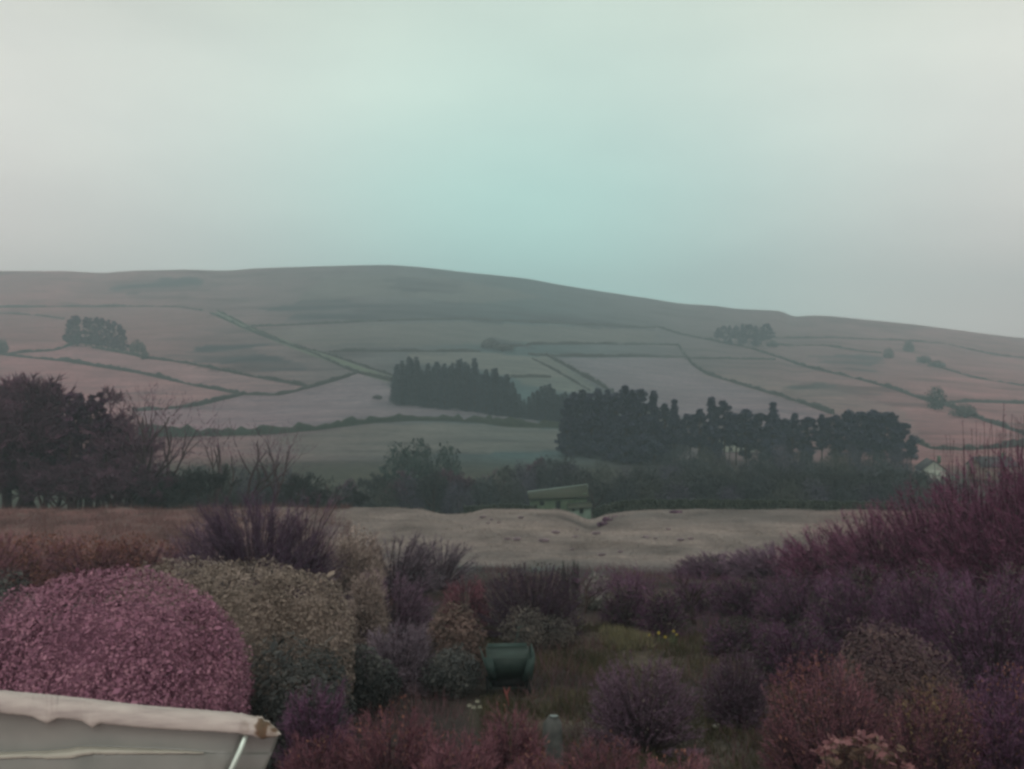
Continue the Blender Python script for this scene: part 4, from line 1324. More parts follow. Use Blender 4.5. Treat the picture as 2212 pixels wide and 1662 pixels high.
fr = [bare_tree_meshes(380 + i, M_TWIGD, M_STEM, maxl=6, kids=(5, 4, 3, 3, 3, 2), clear=.25, trunkL=.24, rad=.02, twig=.006, up=.04) for i in range(2)]
for i, (px, Y, top, lab) in enumerate(((1262, 33, 1225, 'small dark fruit tree beside the pale shrub'), (1350, 31, 1212, 'dark spreading fruit tree right of the pale shrub'), (1432, 30, 1218, 'dark fruit tree above the daffodils'), (1500, 31, 1205, 'dark fruit tree where the tall hedge begins'))):
    plant('fruit_tree', fr[i % 2], spot(px, Y), height_to(px, Y, top), i * 1.4, lab, 'tree', 'fruit trees at the garden end', wide=1.5)
for i, (px, Y, top, rx, lab) in enumerate(((1350, 30, 1262, 60, 'dark low shrub under the fruit trees, left'), (1430, 29, 1270, 62, 'dark low shrub under the fruit trees, right'))):
    twiggy('dark_shrub', lab, px, Y, top, rx, M_TWIGD, 390 + i, stems=120, sub=28, fine=2, wt=.016, reach=.7, leaves=3500, leaf=.07, matl=M_DKLEAF)

# --- tall overgrown hedge on the right
HEDGE = [(1560, 46, 1196, 115), (1672, 43, 1170, 125), (1790, 39, 1130, 130), (1905, 35, 1066, 140), (2020, 32, 1006, 145), (2135, 29, 950, 150), (2250, 27, 915, 150)]
for i, (px, Y, top, rx) in enumerate(HEDGE):
    twiggy('hedge_shrub', ORD[i] + ' shrub from the left in the tall purple hedge at right', px, Y, top, rx, M_TWIGP if i < 2 else M_TWIGMAG, 400 + i,
           stems=260, sub=34, fine=2, wt=.020, up=.6, reach=.55, group='shrubs of the tall right hedge', leaves=2500, leaf=.08, matl=M_DKLEAF)
FRONT = [(1520, 34, 1262, 85), (1625, 32, 1240, 105), (1745, 29, 1222, 120), (1870, 26.5, 1212, 130), (2000, 24, 1205, 140), (2140, 21.5, 1190, 150), (1600, 26, 1335, 80), (1720, 23, 1330, 100)]
for i, (px, Y, top, rx) in enumerate(FRONT):
    twiggy('hedge_shrub', ORD[i] + ' shrub from the left in the dark near rank of the right hedge', px, Y, top, rx, M_TWIGD, 420 + i,
           stems=190, sub=32, fine=2, wt=.015, reach=.65, leaves=6000, leaf=.065, matl=M_DKLEAF if i % 2 == 0 or i < 4 else M_DKLEAF, group='near rank of the right hedge')
# tall shoots above the hedge
SHOOT = [(2036, 925, 30), (2046, 908, 31), (2056, 915, 30), (2066, 902, 31), (2078, 906, 30), (2090, 895, 31), (2100, 868, 30), (2110, 882, 31), (2120, 878, 30), (2131, 885, 31), (2140, 866, 30), (2149, 872, 31), (2158, 852, 30), (2168, 822, 31), (2178, 862, 30), (2188, 868, 31), (2197, 850, 30), (2206, 838, 31), (2215, 860, 30), (2226, 846, 31)]
shoots = [twiggy_meshes(440 + i, .10, .10, 1.0, M_TWIGMAG, M_STEMP, stems=4, sub=26, fine=2, spread=.3, up=.7, wt=.0014, reach=.10, floor_=.80) for i in range(3)]
for i, (px, top, Y) in enumerate(SHOOT):
    b = spot(px, Y)
    t = thing('sapling', ORD[i] + ' tall bare shoot from the left above the right hedge', 'sapling', tuple(b), i * 1.7, 'tall shoots above the right hedge', height_to(px, Y, top))
    for pn, me in shoots[i % 3]:
        link(pn, me, t)

# --- right foreground
twiggy('dome_shrub', 'rounded purple shrub alone on the rough grass', 1388, 17, 1398, 138, M_TWIGP, 460, stems=420, sub=36, fine=2, wt=.008, reach=.24, spread=.12, up=.15, leaves=3500, leaf=.05, matl=M_DKLEAF, amp=.05, tlow=.5, inner=.88)
twiggy('dome_shrub', 'smaller dim purple shrub right of the rounded one', 1590, 19, 1396, 78, M_TWIGP, 461, stems=280, sub=36, fine=2, wt=.009, reach=.34, up=.2, inner=.85, leaves=2500, leaf=.05, matl=M_DKLEAF)
twiggy('brown_shrub', 'large red-brown twiggy shrub at lower right', 1790, 14, 1392, 150, M_TWIGR, 462, stems=400, sub=36, fine=2, wt=.008, reach=.26, up=.2, inner=.86, leaves=4000, leaf=.05, matl=M_SCRUB)
leafy('leafy_shrub', 'mauve leaved shrub crowning the lower right group', 1900, 16.5, 1332, [(0, 0, 105, 1332), (90, .5, 80, 1375)], 22000, .055, leaf_mat('mauve_leaf_mat', [(.055, .036, .042), (.110, .072, .078), (.165, .110, .105)], 2.0, .4), 463, shell=.4, amp=.12)
twiggy('brown_shrub', 'shrub with a few yellowing leaves at lower right', 2010, 13.2, 1432, 130, M_TWIGR, 464, stems=330, sub=34, fine=2, wt=.008, reach=.3, up=.2, inner=.82, leaves=5000, leaf=.045, matl=M_YEL)
twiggy('dark_shrub', 'dark shrub filling the lower right corner', 2180, 13, 1420, 130, M_TWIGD, 465, stems=300, sub=38, fine=2, wt=.009, reach=.4, leaves=4000, leaf=.05, matl=M_SCRUB)
# --- bottom
twiggy('dark_shrub', 'dim purple shrub below the dark added shrub beside the strip end', 680, 14, 1440, 95, M_TWIGD, 470, stems=200, sub=32, fine=2, wt=.01, reach=.5)
for i, (px, Y, top, rx, lab) in enumerate((
        (690, 12.5, 1566, 120, 'red-brown shrub right of the rotten strip end'),
        (850, 12.5, 1508, 150, 'red-brown shrub at the bottom, left of centre'),
        (985, 11.5, 1556, 125, 'low red-brown shrub below the white flowers'),
        (1105, 12.5, 1500, 95, 'red-brown shrub below the green cart'),
        (1150, 11, 1590, 110, 'low red-brown shrub at the bottom edge below the slab'),
        (1300, 11.5, 1578, 125, 'red-brown shrub left below the rounded purple one'),
        (1460, 11, 1592, 125, 'red-brown shrub right below the rounded purple one'))):
    twiggy('brown_shrub', lab, px, Y, top, rx, M_TWIGR, 480 + i, stems=260, sub=38, fine=2, wt=.008, reach=.5, leaves=1500, leaf=.045, matl=M_SCRUB, group='red-brown shrubs along the bottom')

# --- grass and ground cover in the garden
def blades(name, label, n, region, mat, hmin, hmax, seed, w=.012, dens=None):
    r = np.random.default_rng(seed)
    px = r.uniform(region[0], region[1], n); Y = np.sqrt(r.uniform(region[2] ** 2, region[3] ** 2, n))
    X = (px - CX) / F * Y
    c = smooth(-.7, .5, fbm(X * 1.3, Y * 1.3, seed, 3))
    k = r.random(n) < .15 + .85 * c
    X, Y, c = X[k], Y[k], c[k]
    P = np.stack([X, Y, H(X, Y) - .02], -1)
    hh = r.uniform(hmin, hmax, len(P)) * (.5 + .6 * c)
    d = unit(np.stack([r.normal(0, .45, len(P)), r.normal(0, .45, len(P)), np.ones(len(P))], -1))
    V, q3 = twig_tris(P, P + d * hh[:, None], w, r)
    o = link(name, mesh_np(name, V, [q3], mat, np.repeat(r.random(len(P)), 3)))
    o['kind'] = 'stuff'; o['label'] = label
    return o


G_OLIVE = leaf_mat('rough_grass_mat', [(0.032, 0.031, 0.017), (0.070, 0.064, 0.036), (0.120, 0.104, 0.065)], .8, .5)
G_PALE = leaf_mat('winter_grass_mat', [(0.121, 0.110, 0.101), (0.181, 0.168, 0.156), (0.235, 0.214, 0.198)], .5, .5)
blades('grass', 'rough olive grass in the garden', 50000, (1040, 1720, 14, 30), G_OLIVE, .12, .38, 500, .02)
G_BROWN = leaf_mat('dead_stem_mat', [(0.058, 0.033, 0.039), (0.115, 0.064, 0.073), (0.173, 0.099, 0.104)], .7, .5)
blades('undergrowth', 'tangle of dead brown stems covering the garden slope', 70000, (-80, 2300, 9, 50), G_BROWN, .25, .75, 503, .016)
G_WEED = leaf_mat('dead_weed_mat', [(.085, .045, .045), (.150, .085, .082), (.20, .125, .11)], .5, .5)
blades('weeds', 'reddish dead weeds on the far left of the field', 26000, (-60, 760, 50, 80), G_WEED, .2, .75, 505, .03)
blades('field_grass', 'pale winter grass on the humped field', 60000, (-50, 2260, 54, 79), G_PALE, .06, .22, 501, .03)

# dark rush tufts and bushes on the humped field
RUSH = leaf_mat('rush_mat', [(0.179, 0.156, 0.176), (0.316, 0.259, 0.290), (0.448, 0.356, 0.386)], 1.5, .4)
TUFTS = [(1548, 1659, 20), (1574, 1666, 13), (1564, 1677, 13), (1598, 1676, 12), (1668, 1660, 18), (1843, 1721, 16), (1742, 1735, 30), (1655, 1730, 26), (1625, 1729, 20),
         (1928, 1780, 22), (1987, 1770, 18), (1848, 1697, 12), (2068, 1723, 20), (2180, 1732, 22), (2212, 1728, 16), (1910, 1712, 26), (1780, 1708, 26), (2140, 1697, 14), (2100, 1727, 14), (1833, 1762, 14)]
rush_me = []
for i in range(3):
    r = np.random.default_rng(520 + i)
    n = 420
    a = r.uniform(0, 6.283, n); q = np.sqrt(r.random(n))
    P = np.stack([np.cos(a) * q * .5, np.sin(a) * q * .42, np.full(n, -.05)], -1)
    d = unit(np.stack([np.cos(a) * q * .8, np.sin(a) * q * .8, np.ones(n)], -1) + r.normal(0, .2, (n, 3)))
    V, q4, q3 = twig_strips(P, P + d * r.uniform(.25, .5, n)[:, None], .04, r, .06, .1)
    rush_me.append(mesh_np('rush_tuft', V, [q4, q3], RUSH, np.repeat(r.random(n), 5)))
for i, (sx, sy, w) in enumerate(TUFTS):
    px, py = sx * .67439, sy * .67439
    b = cast(px, py, 48, 82)
    o = link('rush_tuft', rush_me[i % 3], None, tuple(b))
    s = w * .67439 / F * b[1] * .9
    o.scale = (s, s, s * 1.3); o.rotation_euler = (0, 0, i * 1.1)
    tag(o, 'small dark rush tuft dotted on the pale humped field', 'grass tuft', 'rush tufts on the humped field')
for px, Y, top, rx, lab in ((1330, 74, 1136, 46, 'brown bramble patch on the right hump'), (1461, 76, 1112, 20, 'small dark bramble at the crest of the right hump'),
                            (1310, 72, 1142, 30, 'smaller brown bramble left of the patch on the right hump')):
    twiggy('bramble_patch', lab, px, Y, top, rx * .6, M_TWIGGY, 540 + int(px), stems=70, sub=22, fine=2, wt=.03, leaves=1200, leaf=.2, matl=M_TWIGD, cat='bush')

# ------------------------------------------------------------------ small garden things
def build_daffodils():
    YEL = noise_mat('daffodil_yellow_mat', [(.40, .36, .08), (.48, .44, .14)], 8, .6, .2)
    TRU = noise_mat('daffodil_trumpet_mat', [(.42, .32, .04), (.46, .35, .06)], 8, .6, .2)
    STEM = noise_mat('daffodil_leaf_mat', [(.10, .13, .07), (.16, .18, .10)], 5, .8, .1)
    labs = ['yellow daffodil alone left of the fruit trees', 'yellow daffodil, first of five from the left above the rounded shrub', 'yellow daffodil, second of five from the left above the rounded shrub',
            'yellow daffodil, third of five from the left above the rounded shrub', 'yellow daffodil, fourth of five from the left above the rounded shrub', 'yellow daffodil, fifth of five from the left above the rounded shrub']
    for i, (px, py) in enumerate(((1255, 1333), (1405, 1371), (1422, 1366), (1433, 1375), (1449, 1363), (1455, 1371))):
        Y = 27.4 if i else 29.5
        g = spot(px, Y)
        h = EYE + (CY - py) / F * Y - g[2]
        t = thing('daffodil', labs[i], 'flower', tuple(g), i * .5 - 1, 'daffodils')
        m = MB(); m.tube([[0, 0, -.05], [.02, 0, h * .6], [0, -.03, h - .02], [0, -.06, h]], [.012, .011, .010, .012], 5); link('stem', m.mesh('stem', STEM), t)
        m = MB()
        for k in range(6):
            a = k * math.pi / 3
            c, s_ = math.cos(a), math.sin(a); R = .055
            pts = [(0, -.065, h), (c * R * .55 - s_ * .028, -.075, h + s_ * R * .55 + c * .028), (c * R, -.07, h + s_ * R), (c * R * .55 + s_ * .028, -.075, h + s_ * R * .55 - c * .028)]
            m.add(pts, [(0, 1, 2, 3)])
        link('petals', m.mesh('petals', YEL), t)
        m = MB(); m.tube([[0, -.07, h], [0, -.10, h], [0, -.125, h]], [.024, .028, .038], 8); link('trumpet', m.mesh('trumpet', TRU), t)
        m = MB()
        r = np.random.default_rng(700 + i)
        P = np.array([[0, 0, -.03]]).repeat(16, 0) + r.normal(0, .04, (16, 3)) * np.array([1, 1, 0])
        d = unit(np.stack([r.normal(0, .35, 16), r.normal(0, .35, 16), np.ones(16)], -1))
        V, q4, q3 = twig_strips(P, P + d * (h * .9), .03, r, .05, .05)
        m.V.append(V); m.F4.append(q4); m.F3.append(q3); m.v.append(np.full(len(V), .5)); m.n += len(V)
        link('leaves', m.mesh('leaves', STEM), t)


build_daffodils()
blades('daffodil_leaves', 'dull yellow-green bulb leaves below the fruit trees', 2600, (1300, 1410, 26.5, 29.5), leaf_mat('bulb_leaf_mat', [(.08, .075, .045), (.15, .14, .08), (.21, .19, .12)], 1.2, .4), .25, .5, 560, .035)


def build_cart():
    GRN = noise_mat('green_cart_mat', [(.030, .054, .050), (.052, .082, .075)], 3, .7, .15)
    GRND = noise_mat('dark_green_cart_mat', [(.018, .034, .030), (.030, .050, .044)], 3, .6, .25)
    BLK = noise_mat('rubber_and_shade_mat', [(.010, .012, .012), (.020, .022, .022)], 6, .8, .1)
    Y = 22.2
    g = spot(1097, Y)
    t = thing('garden_cart', 'green garden cart with flared side panels among the shrubs', 'cart', tuple(g), .06)
    z0, z1 = .48, 1.05
    bw, tw, bd, td = .50, .66, .28, .42
    th = .025

    def panel(name, a, b, c, d, mat, nrm):
        n_ = np.array(nrm) * th
        a, b, c, d = map(np.array, (a, b, c, d))
        m = MB(); m.hexa([a, b, a + n_, b + n_, d, c, d + n_, c + n_]); return link(name, m.mesh(name, mat), t)
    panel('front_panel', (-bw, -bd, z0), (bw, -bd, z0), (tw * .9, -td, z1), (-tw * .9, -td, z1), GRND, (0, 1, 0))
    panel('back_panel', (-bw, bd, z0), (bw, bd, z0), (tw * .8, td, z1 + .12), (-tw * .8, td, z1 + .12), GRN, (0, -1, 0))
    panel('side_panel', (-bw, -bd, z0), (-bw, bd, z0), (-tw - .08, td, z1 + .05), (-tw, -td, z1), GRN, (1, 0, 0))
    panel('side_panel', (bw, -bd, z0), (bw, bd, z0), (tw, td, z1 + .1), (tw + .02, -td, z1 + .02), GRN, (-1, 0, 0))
    # folded flaps in the lighter green at both ends of the front
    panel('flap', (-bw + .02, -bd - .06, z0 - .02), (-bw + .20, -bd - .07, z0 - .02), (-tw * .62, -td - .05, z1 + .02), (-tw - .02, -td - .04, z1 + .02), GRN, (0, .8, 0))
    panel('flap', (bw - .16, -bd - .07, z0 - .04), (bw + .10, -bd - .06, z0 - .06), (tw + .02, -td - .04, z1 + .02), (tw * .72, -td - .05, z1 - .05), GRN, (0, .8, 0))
    m = MB(); m.box(-bw + .06, bw - .06, -bd + .05, bd - .05, .24, z0 - .004); link('shade_box', m.mesh('shade_box', BLK), t)  # black box put in for the shadow under the cart
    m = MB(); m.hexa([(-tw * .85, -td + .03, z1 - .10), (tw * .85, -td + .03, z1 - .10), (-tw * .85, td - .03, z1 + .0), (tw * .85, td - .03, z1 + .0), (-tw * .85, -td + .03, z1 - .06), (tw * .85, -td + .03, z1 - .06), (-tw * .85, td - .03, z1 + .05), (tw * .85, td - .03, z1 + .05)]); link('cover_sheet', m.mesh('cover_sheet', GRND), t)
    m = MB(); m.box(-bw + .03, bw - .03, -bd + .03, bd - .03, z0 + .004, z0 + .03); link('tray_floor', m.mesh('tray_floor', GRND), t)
    m = MB()
    for sx in (-1, 1):
        m.tube([(sx * .44, -.24, .22), (sx * .44, .24, .22), (sx * .44, .24, z0), ], .018, 6)
        m.tube([(sx * .44, -.24, .22), (sx * .44, -.24, z0)], .018, 6)
    m.tube([(-.5, -.2, .2), (.5, -.2, .2)], .016, 6); m.tube([(-.5, .2, .2), (.5, .2, .2)], .016, 6)
    link('frame', m.mesh('frame', GRND), t)
    for sx in (-1, 1):
        for sy in (-.2, .2):
            a = np.linspace(0, 2 * math.pi, 17)
            m = MB(); m.tube(np.stack([np.full(17, sx * .52), sy + np.cos(a) * .15, .2 + np.sin(a) * .15], -1), .05, 8, cap=False)
            w = link('wheel', m.mesh('wheel', BLK), t)
            m = MB(); m.tube([(sx * .49, sy, .2), (sx * .55, sy, .2)], .09, 10); link('hub', m.mesh('hub', GRND), w)
    m = MB(); m.tube([(.05, .42, .5), (.20, .60, 1.05), (.36, .75, 1.5)], .012, 6); m.tube([(.28, .73, 1.49), (.44, .77, 1.51)], .014, 6)
    link('handle', m.mesh('handle', GRN), t)


build_cart()


def build_red_fork():
    RED = noise_mat('red_plastic_mat', [(.20, .062, .060), (.26, .085, .078)], 6, .5, .3)
    Y = 20.6
    g = spot(1092, Y)
    t = thing('hand_fork', 'small red forked garden tool standing in front of the green cart', 'garden tool', tuple(g))
    h = EYE + (CY - 1500) / F * Y - g[2]
    m = MB(); m.tube([(.10, 0, -.05), (.06, 0, h * .5), (.02, 0, h)], [.012, .018, .035], 7); link('handle', m.mesh('handle', RED), t)
    for dx in (-.07, .08):
        m = MB(); m.tube([(.02, 0, h - .02), (.02 + dx * .6, 0, h + .10), (.02 + dx, 0, h + .18)], [.03, .02, .006], 6); link('prong', m.mesh('prong', RED), t)


build_red_fork()


def build_white_flowers():
    W = noise_mat('white_petal_mat', [(.30, .30, .24), (.40, .40, .33)], 8, .7, .1)
    S = noise_mat('flower_stalk_mat', [(.07, .085, .05), (.11, .12, .08)], 5, .8, .1)
    Y = 17.0
    for i, (px, py) in enumerate(((1014, 1527), (1023, 1531), (1031, 1518), (1036, 1530))):
        g = spot(px, Y + .1 * i)
        h = EYE + (CY - py) / F * (Y + .1 * i) - g[2]
        t = thing('white_flower', ['white flower low at the left of the little group', 'white flower lowest in the little group', 'white flower highest in the little group', 'white flower at the right of the little group'][i],
                  'flower', tuple(g), i, 'small white flowers')
        m = MB(); m.tube([(0, 0, -.05), (.02, 0, h * .5), (0, 0, h)], .008, 5); link('stem', m.mesh('stem', S), t)
        m = MB()
        for k in range(6):
            a = k * math.pi / 3; c, s_ = math.cos(a), math.sin(a)
            m.add([(0, 0, h), (c * .03 - s_ * .02, s_ * .03 + c * .02, h + .012), (c * .06, s_ * .06, h + .02), (c * .03 + s_ * .02, s_ * .03 - c * .02, h + .012)], [(0, 1, 2, 3)])
            m.add([(0, 0, h), (c * .03, s_ * .03, h + .03), (c * .035, s_ * .035, h + .06), (c * .01, s_ * .01, h + .05)], [(0, 1, 2, 3)])
        link('petals', m.mesh('petals', W), t)


build_white_flowers()


def build_slab():
    ST = noise_mat('grey_stone_mat', [(.045, .050, .050), (.085, .092, .090), (.12, .125, .12)], 6, .7, .25, .5)
    Y = 15.6
    g = spot(1194, Y)
    zt = EYE + (CY - 1546) / F * Y - g[2]
    t = thing('standing_stone', 'blunt grey stone with a glinting top between the red-brown shrubs', 'stone', tuple(g))
    r = np.random.default_rng(3)
    w = 23 / F * Y
    rings = []
    for q in np.linspace(0, 1, 9):
        rad = w * (1.0 - .10 * q) * (1 if q < .8 else math.sqrt(max(.02, 1 - ((q - .8) / .21) ** 2)))
        a = np.arange(12) * math.pi / 6
        k = 1 + r.normal(0, .06, 12)
        rings.append(np.stack([np.cos(a) * rad * k, np.sin(a) * rad * .8 * k, np.full(12, -.1 + (zt + .1) * q) + r.normal(0, .012, 12)], -1))
    V = np.array(rings)
    i = np.arange(8)[:, None] * 12; j = np.arange(12)[None, :]; j2 = (j + 1) % 12
    m = MB(); m.add(V.reshape(-1, 3), np.stack([i + j, i + j2, i + 12 + j2, i + 12 + j], -1).reshape(-1, 4))
    m.add(np.concatenate([V[-1], [V[-1].mean(0)]]), [(k, (k + 1) % 12, 12) for k in range(12)])
    link('stone_body', m.mesh('stone_body', ST, True), t)
    wm, wt_, wb = base_mat('glint_film_mat', .05, .6)  # glossy patch added on top to give the glint
    wb.inputs['Base Color'].default_value = (.10, .11, .11, 1)
    a = np.arange(10) * math.pi / 5
    P = np.stack([np.cos(a) * w * .42 + .02, np.sin(a) * w * .25 - .03, np.full(10, zt + .008)], -1)
    m = MB(); m.add(np.concatenate([P, P - np.array([0, 0, .05]), [P.mean(0)]]), [(k, (k + 1) % 10, 20) for k in range(10)])
    m.add(np.concatenate([P, P - np.array([0, 0, .05])]), [(k, 10 + k, 10 + (k + 1) % 10, (k + 1) % 10) for k in range(10)])
    link('glint_patch', m.mesh('glint_patch', wm), t)


build_slab()
_g = spot(1548, 15.9)
_r = np.random.default_rng(9)
_d = unit(_r.standard_normal((1, 3)))
def build_stone():
    m = MB(); th = np.linspace(0, 2 * math.pi, 10, endpoint=False); ph = np.linspace(-1.4, 1.4, 6)
    T, P = np.meshgrid(th, ph)
    V = np.stack([.095 * np.cos(T) * np.cos(P), .055 * np.sin(T) * np.cos(P), .045 * np.sin(P) + .03], -1).reshape(-1, 3) * (1 + .08 * np.random.default_rng(4).standard_normal((60, 1)))
    i = np.arange(5)[:, None] * 10; j = np.arange(10)[None, :]; j2 = (j + 1) % 10
    m.add(V, np.stack([i + j, i + j2, i + 10 + j2, i + 10 + j], -1).reshape(-1, 4))
    g = cast(1548, 1578, 9, 30)
    tag(link('pebble', m.mesh('pebble', noise_mat('pale_pebble_mat', [(.40, .42, .34), (.55, .56, .46)], 9, .8, .1)), None, (g[0], g[1], g[2] + .06)),
        'single pale stone on the grass right of the rounded purple shrub', 'stone').scale = (1.0, 1.0, 1.1)


build_stone()


def build_pink_plant():
    PK = leaf_mat('pink_bract_mat', [(.10, .046, .054), (.165, .078, .086), (.22, .115, .115)], 4, .3)
    PL = leaf_mat('large_leaf_mat', [(.075, .045, .040), (.13, .085, .070), (.20, .14, .10)], 4, .3)
    g = spot(1850, 11)
    t = thing('large_leaved_plant', 'plant with large dull pink leaves at the bottom right', 'plant', tuple(g))
    r = np.random.default_rng(77)
    m = MB(); mp = MB(); ml = MB()
    for k in range(46):
        px = 1850 + r.normal(0, 62); py = 1588 + abs(r.normal(0, 34)) + abs(px - 1850) * .35
        Y = 11 + r.normal(0, .25)
        top = np.array([(px - CX) / F * Y - g[0], Y - g[1], EYE + (CY - py) / F * Y - g[2]])
        b = np.array([top[0] * .25, top[1] * .3, -.05])
        m.tube([b, (b + top) / 2 + r.normal(0, .05, 3), top], [.012, .009, .005], 5, cap=False)
        n = 7
        a = r.uniform(0, 6.283, n)
        D = unit(np.stack([np.cos(a), np.sin(a), r.uniform(-.15, .5, n)], -1))
        V, q = leaf_quads(top[None].repeat(n, 0) + r.normal(0, .03, (n, 3)), D, r.uniform(.10, .19, n), r.uniform(.05, .085, n), r)
        (mp if r.random() < .6 else ml).add(V, q, np.repeat(r.random(n), 4))
    link('stems', m.mesh('stems', M_STEM), t); link('leaves', mp.mesh('leaves', PK), t); link('leaves', ml.mesh('leaves', PL), t)


build_pink_plant()

# ------------------------------------------------------------------ roof edge below the window
def build_roof_edge():
    Y0 = 3.0
    WHT, t_, b_ = base_mat('weathered_white_mat', .75, .15)
    tc = N(t_, 'ShaderNodeTexCoord')
    n1 = N(t_, 'ShaderNodeTexNoise'); n1.inputs['Scale'].default_value = 7; n1.inputs['Detail'].default_value = 6
    mp = N(t_, 'ShaderNodeMapping'); mp.inputs['Scale'].default_value = (1, 4, 6)
    t_.links.new(tc.outputs['Object'], mp.inputs[0]); t_.links.new(mp.outputs[0], n1.inputs[0])
    c1 = ramp(t_, n1.outputs[0], [(.3, (.33, .29, .28)), (.5, (.43, .385, .365)), (.72, (.50, .46, .43))])
    # rot and lichen at the broken end
    sx = N(t_, 'ShaderNodeSeparateXYZ'); t_.links.new(tc.outputs['Object'], sx.inputs[0])
    n2 = N(t_, 'ShaderNodeTexNoise'); n2.inputs['Scale'].default_value = 16; n2.inputs['Detail'].default_value = 5
    t_.links.new(tc.outputs['Object'], n2.inputs[0])
    endf = math_node(t_, 'MULTIPLY', math_node(t_, 'SUBTRACT', sx.outputs[0], -.965), 14.0, True)
    rot = math_node(t_, 'MULTIPLY', endf, ramp(t_, n2.outputs[0], [(.40, (0, 0, 0)), (.52, (1, 1, 1))]), True)
    rc = ramp(t_, n2.outputs[0], [(.4, (.26, .22, .16)), (.52, (.12, .075, .05)), (.7, (.09, .075, .05))])
    mx = N(t_, 'ShaderNodeMixRGB'); t_.links.new(rot, mx.inputs[0]); t_.links.new(c1, mx.inputs[1]); t_.links.new(rc, mx.inputs[2])
    t_.links.new(mx.outputs[0], b_.inputs['Base Color'])
    bp = N(t_, 'ShaderNodeBump'); bp.inputs['Strength'].default_value = .35; bp.inputs['Distance'].default_value = .01
    t_.links.new(n2.outputs[0], bp.inputs['Height']); t_.links.new(bp.outputs[0], b_.inputs['Normal'])

    GRY, t2, b2 = base_mat('glossy_grey_panel_mat', .22, .5)
    tc2 = N(t2, 'ShaderNodeTexCoord'); n3 = N(t2, 'ShaderNodeTexNoise'); n3.inputs['Scale'].default_value = 5; n3.inputs['Detail'].default_value = 5
    t2.links.new(tc2.outputs['Object'], n3.inputs[0])
    t2.links.new(ramp(t2, n3.outputs[0], [(.3, (.155, .165, .155)), (.7, (.21, .215, .20))]), b2.inputs['Base Color'])
    bp2 = N(t2, 'ShaderNodeBump'); bp2.inputs['Strength'].default_value = .08
    n4 = N(t2, 'ShaderNodeTexNoise'); n4.inputs['Scale'].default_value = 2.2
    t2.links.new(tc2.outputs['Object'], n4.inputs[0]); t2.links.new(n4.outputs[0], bp2.inputs['Height']); t2.links.new(bp2.outputs[0], b2.inputs['Normal'])

    t = thing('roof_edge', 'glossy grey roof edge with ragged white capping strip just below the window', 'roof edge', (0, 0, 0))

    def at(px, py, Y):
        return np.array([(px - CX) / F * Y, Y, EYE + (CY - py) / F * Y])
    # capping strip: outline with drips, given thickness along the view
    upx = [-330, -150, 0, 90, 183, 245, 305, 380, 457, 520, 564, 590, 607]
    upy = [1462, 1477, 1491, 1499, 1508, 1516, 1523, 1529, 1535, 1541, 1548, 1566, 1584]
    lox = [-330, -150, 0, 40, 70, 86, 100, 112, 124, 150, 178, 190, 199, 209, 219, 250, 305, 380, 457, 520, 545, 556, 567, 582, 597, 607]
    loy = [1519, 1530, 1541, 1545, 1549, 1557, 1564, 1558, 1553, 1554, 1558, 1566, 1573, 1566, 1563, 1567, 1572, 1577, 1581, 1586, 1590, 1594, 1597, 1593, 1592, 1587]
    xs = np.unique(np.concatenate([upx, lox, np.linspace(-330, 607, 160)]))
    r = np.random.default_rng(12)
    U = np.interp(xs, upx, upy) + np.where(xs > 480, r.normal(0, 1.2, len(xs)), r.normal(0, .25, len(xs)))
    Lo = np.maximum(np.interp(xs, lox, loy) + r.normal(0, .4, len(xs)), U + 1)
    m = MB()
    cols = []
    for x, u, l in zip(xs, U, Lo):
        mid = (u + l) / 2
        cols.append([at(x, u, 3.10), at(x, u + (l - u) * .12, 3.03), at(x, mid, 3.0), at(x, l - (l - u) * .08, 2.985), at(x, l, 2.99), at(x, l - 3, 3.05), at(x, u + 4, 3.16)])
    V = np.array(cols); k = V.shape[1]; mm = len(xs)
    i = np.arange(mm - 1)[:, None] * k; j = np.arange(k)[None, :]; j2 = (j + 1) % k
    m.add(V.reshape(-1, 3), np.stack([i + j, i + k + j, i + k + j2, i + j2], -1).reshape(-1, 4))
    m.add(V[-1], [(0, 1, 2), (0, 2, 3), (0, 3, 4), (0, 4, 5), (0, 5, 6)])
    link('capping_strip', m.mesh('capping_strip', WHT), t)

    # grey panel under it: upper face, rounded ledge shaped for the strip's reflection, lower face; carried down to the ground
    bandx = [-330, 0, 60, 100, 150, 170, 200, 300, 400, 470]
    bandt = [1618, 1626, 1624, 1623, 1618, 1614, 1614, 1617, 1622, 1628]
    bandh = [16, 13, 13, 16, 20, 19, 15, 12, 6, 0]
    cols = []
    pxs = np.concatenate([np.linspace(-330, 480, 70), np.linspace(486, 534, 14), np.linspace(540, 602, 8), [602.5, 602.8]])
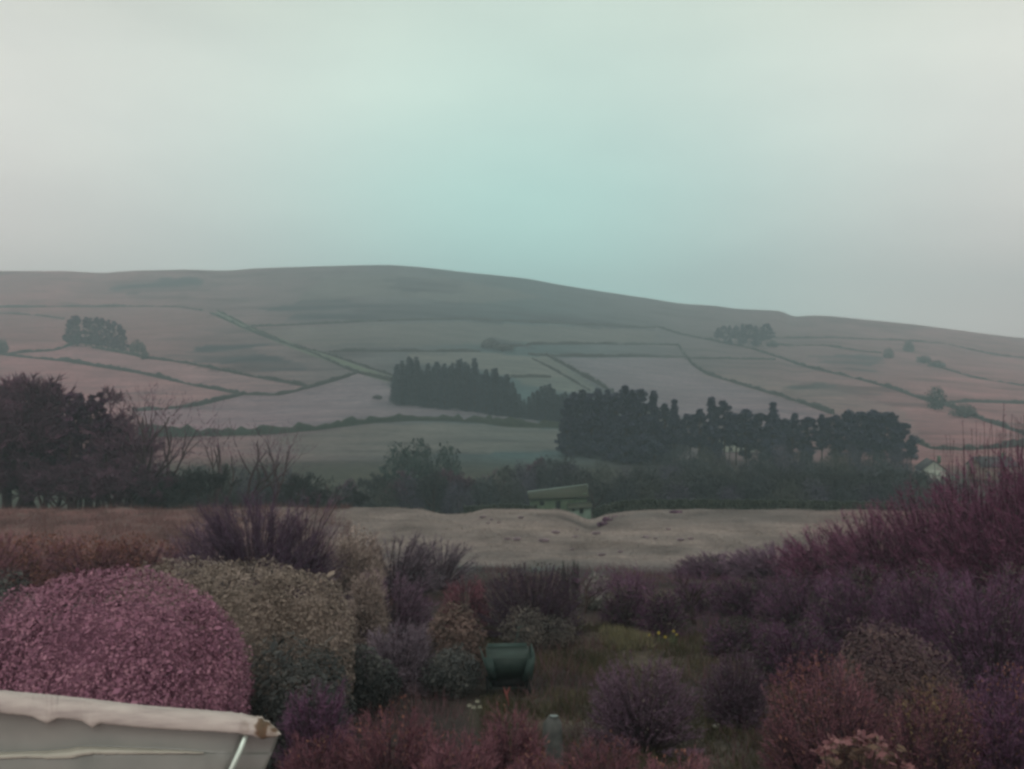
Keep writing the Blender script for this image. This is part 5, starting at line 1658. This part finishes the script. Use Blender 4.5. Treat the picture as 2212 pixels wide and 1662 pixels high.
    for x in pxs:
        top = np.interp(x, [-330, 0, 305, 560, 602], [1502, 1522, 1556, 1578, 1584])
        bt, bh = np.interp(x, bandx, bandt), np.interp(x, bandx, bandh)
        ret = np.clip((x - 524) / 78, 0, 1)
        rnd = np.clip((x - 490) / 34, 0, 1)
        Yb = 3.03 + .045 * ret + .012 * rnd ** 2
        if x > 602.1:
            Yb = 3.25 if x < 602.6 else 3.6
        sk = np.clip((x - 440) / 84, 0, 1) * 32
        out = .060 * bh / 14
        col = []
        for py, Yq in ((top, Yb), ((top + bt) / 2, Yb - .012), (bt - 4, Yb - .02), (bt, Yb - .024), (bt + bh * .5, Yb - .024 - out * .55), (bt + bh, Yb - .024 - out), (bt + bh + 3, Yb - .028 - out), (1690, Yb - .035 - out), (1760, Yb - .04 - out)):
            col.append(at(x - sk * np.clip((py - 1592) / 76, 0, 3), py, Yq))
        e = col[-1].copy(); e[2] = .05; col.append(e)
        cols.append(col)
    V = np.array(cols); mm, k = V.shape[:2]
    m = MB()
    i = np.arange(mm - 1)[:, None] * k; j = np.arange(k - 1)[None, :]
    m.add(V.reshape(-1, 3), np.stack([i + j, i + j + 1, i + k + j + 1, i + k + j], -1).reshape(-1, 4))
    link('panel', m.mesh('panel', GRY, True), t)
    # reflection of the strip put in as a pale band along the ledge
    REFL = noise_mat('reflection_band_mat', [(.36, .35, .30), (.46, .445, .39)], 9, .5, .3, .2)
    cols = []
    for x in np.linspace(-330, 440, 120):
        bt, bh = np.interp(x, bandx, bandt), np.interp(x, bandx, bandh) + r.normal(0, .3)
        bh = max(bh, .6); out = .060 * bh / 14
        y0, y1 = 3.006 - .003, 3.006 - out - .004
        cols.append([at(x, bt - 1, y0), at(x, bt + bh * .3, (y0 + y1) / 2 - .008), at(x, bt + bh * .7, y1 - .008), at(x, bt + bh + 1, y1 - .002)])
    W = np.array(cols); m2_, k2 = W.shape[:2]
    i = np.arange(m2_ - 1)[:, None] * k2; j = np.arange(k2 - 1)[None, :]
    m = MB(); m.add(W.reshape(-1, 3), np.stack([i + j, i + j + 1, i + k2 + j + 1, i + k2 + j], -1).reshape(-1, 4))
    link('reflection_band', m.mesh('reflection_band', REFL, True), t)
    # corner highlight put in as a pale metallic bead
    CH, t3, b3 = base_mat('corner_highlight_mat', .25, .5)
    b3.inputs['Base Color'].default_value = (.60, .72, .66, 1); b3.inputs['Metallic'].default_value = .4
    pts = np.array([at(532, 1588, 3.02), at(520, 1618, 2.985), at(500, 1662, 2.97), at(486, 1695, 2.965)])
    m = MB(); m.tube(pts, .010, 8); link('corner_highlight', m.mesh('corner_highlight', CH, True), t)


build_roof_edge()
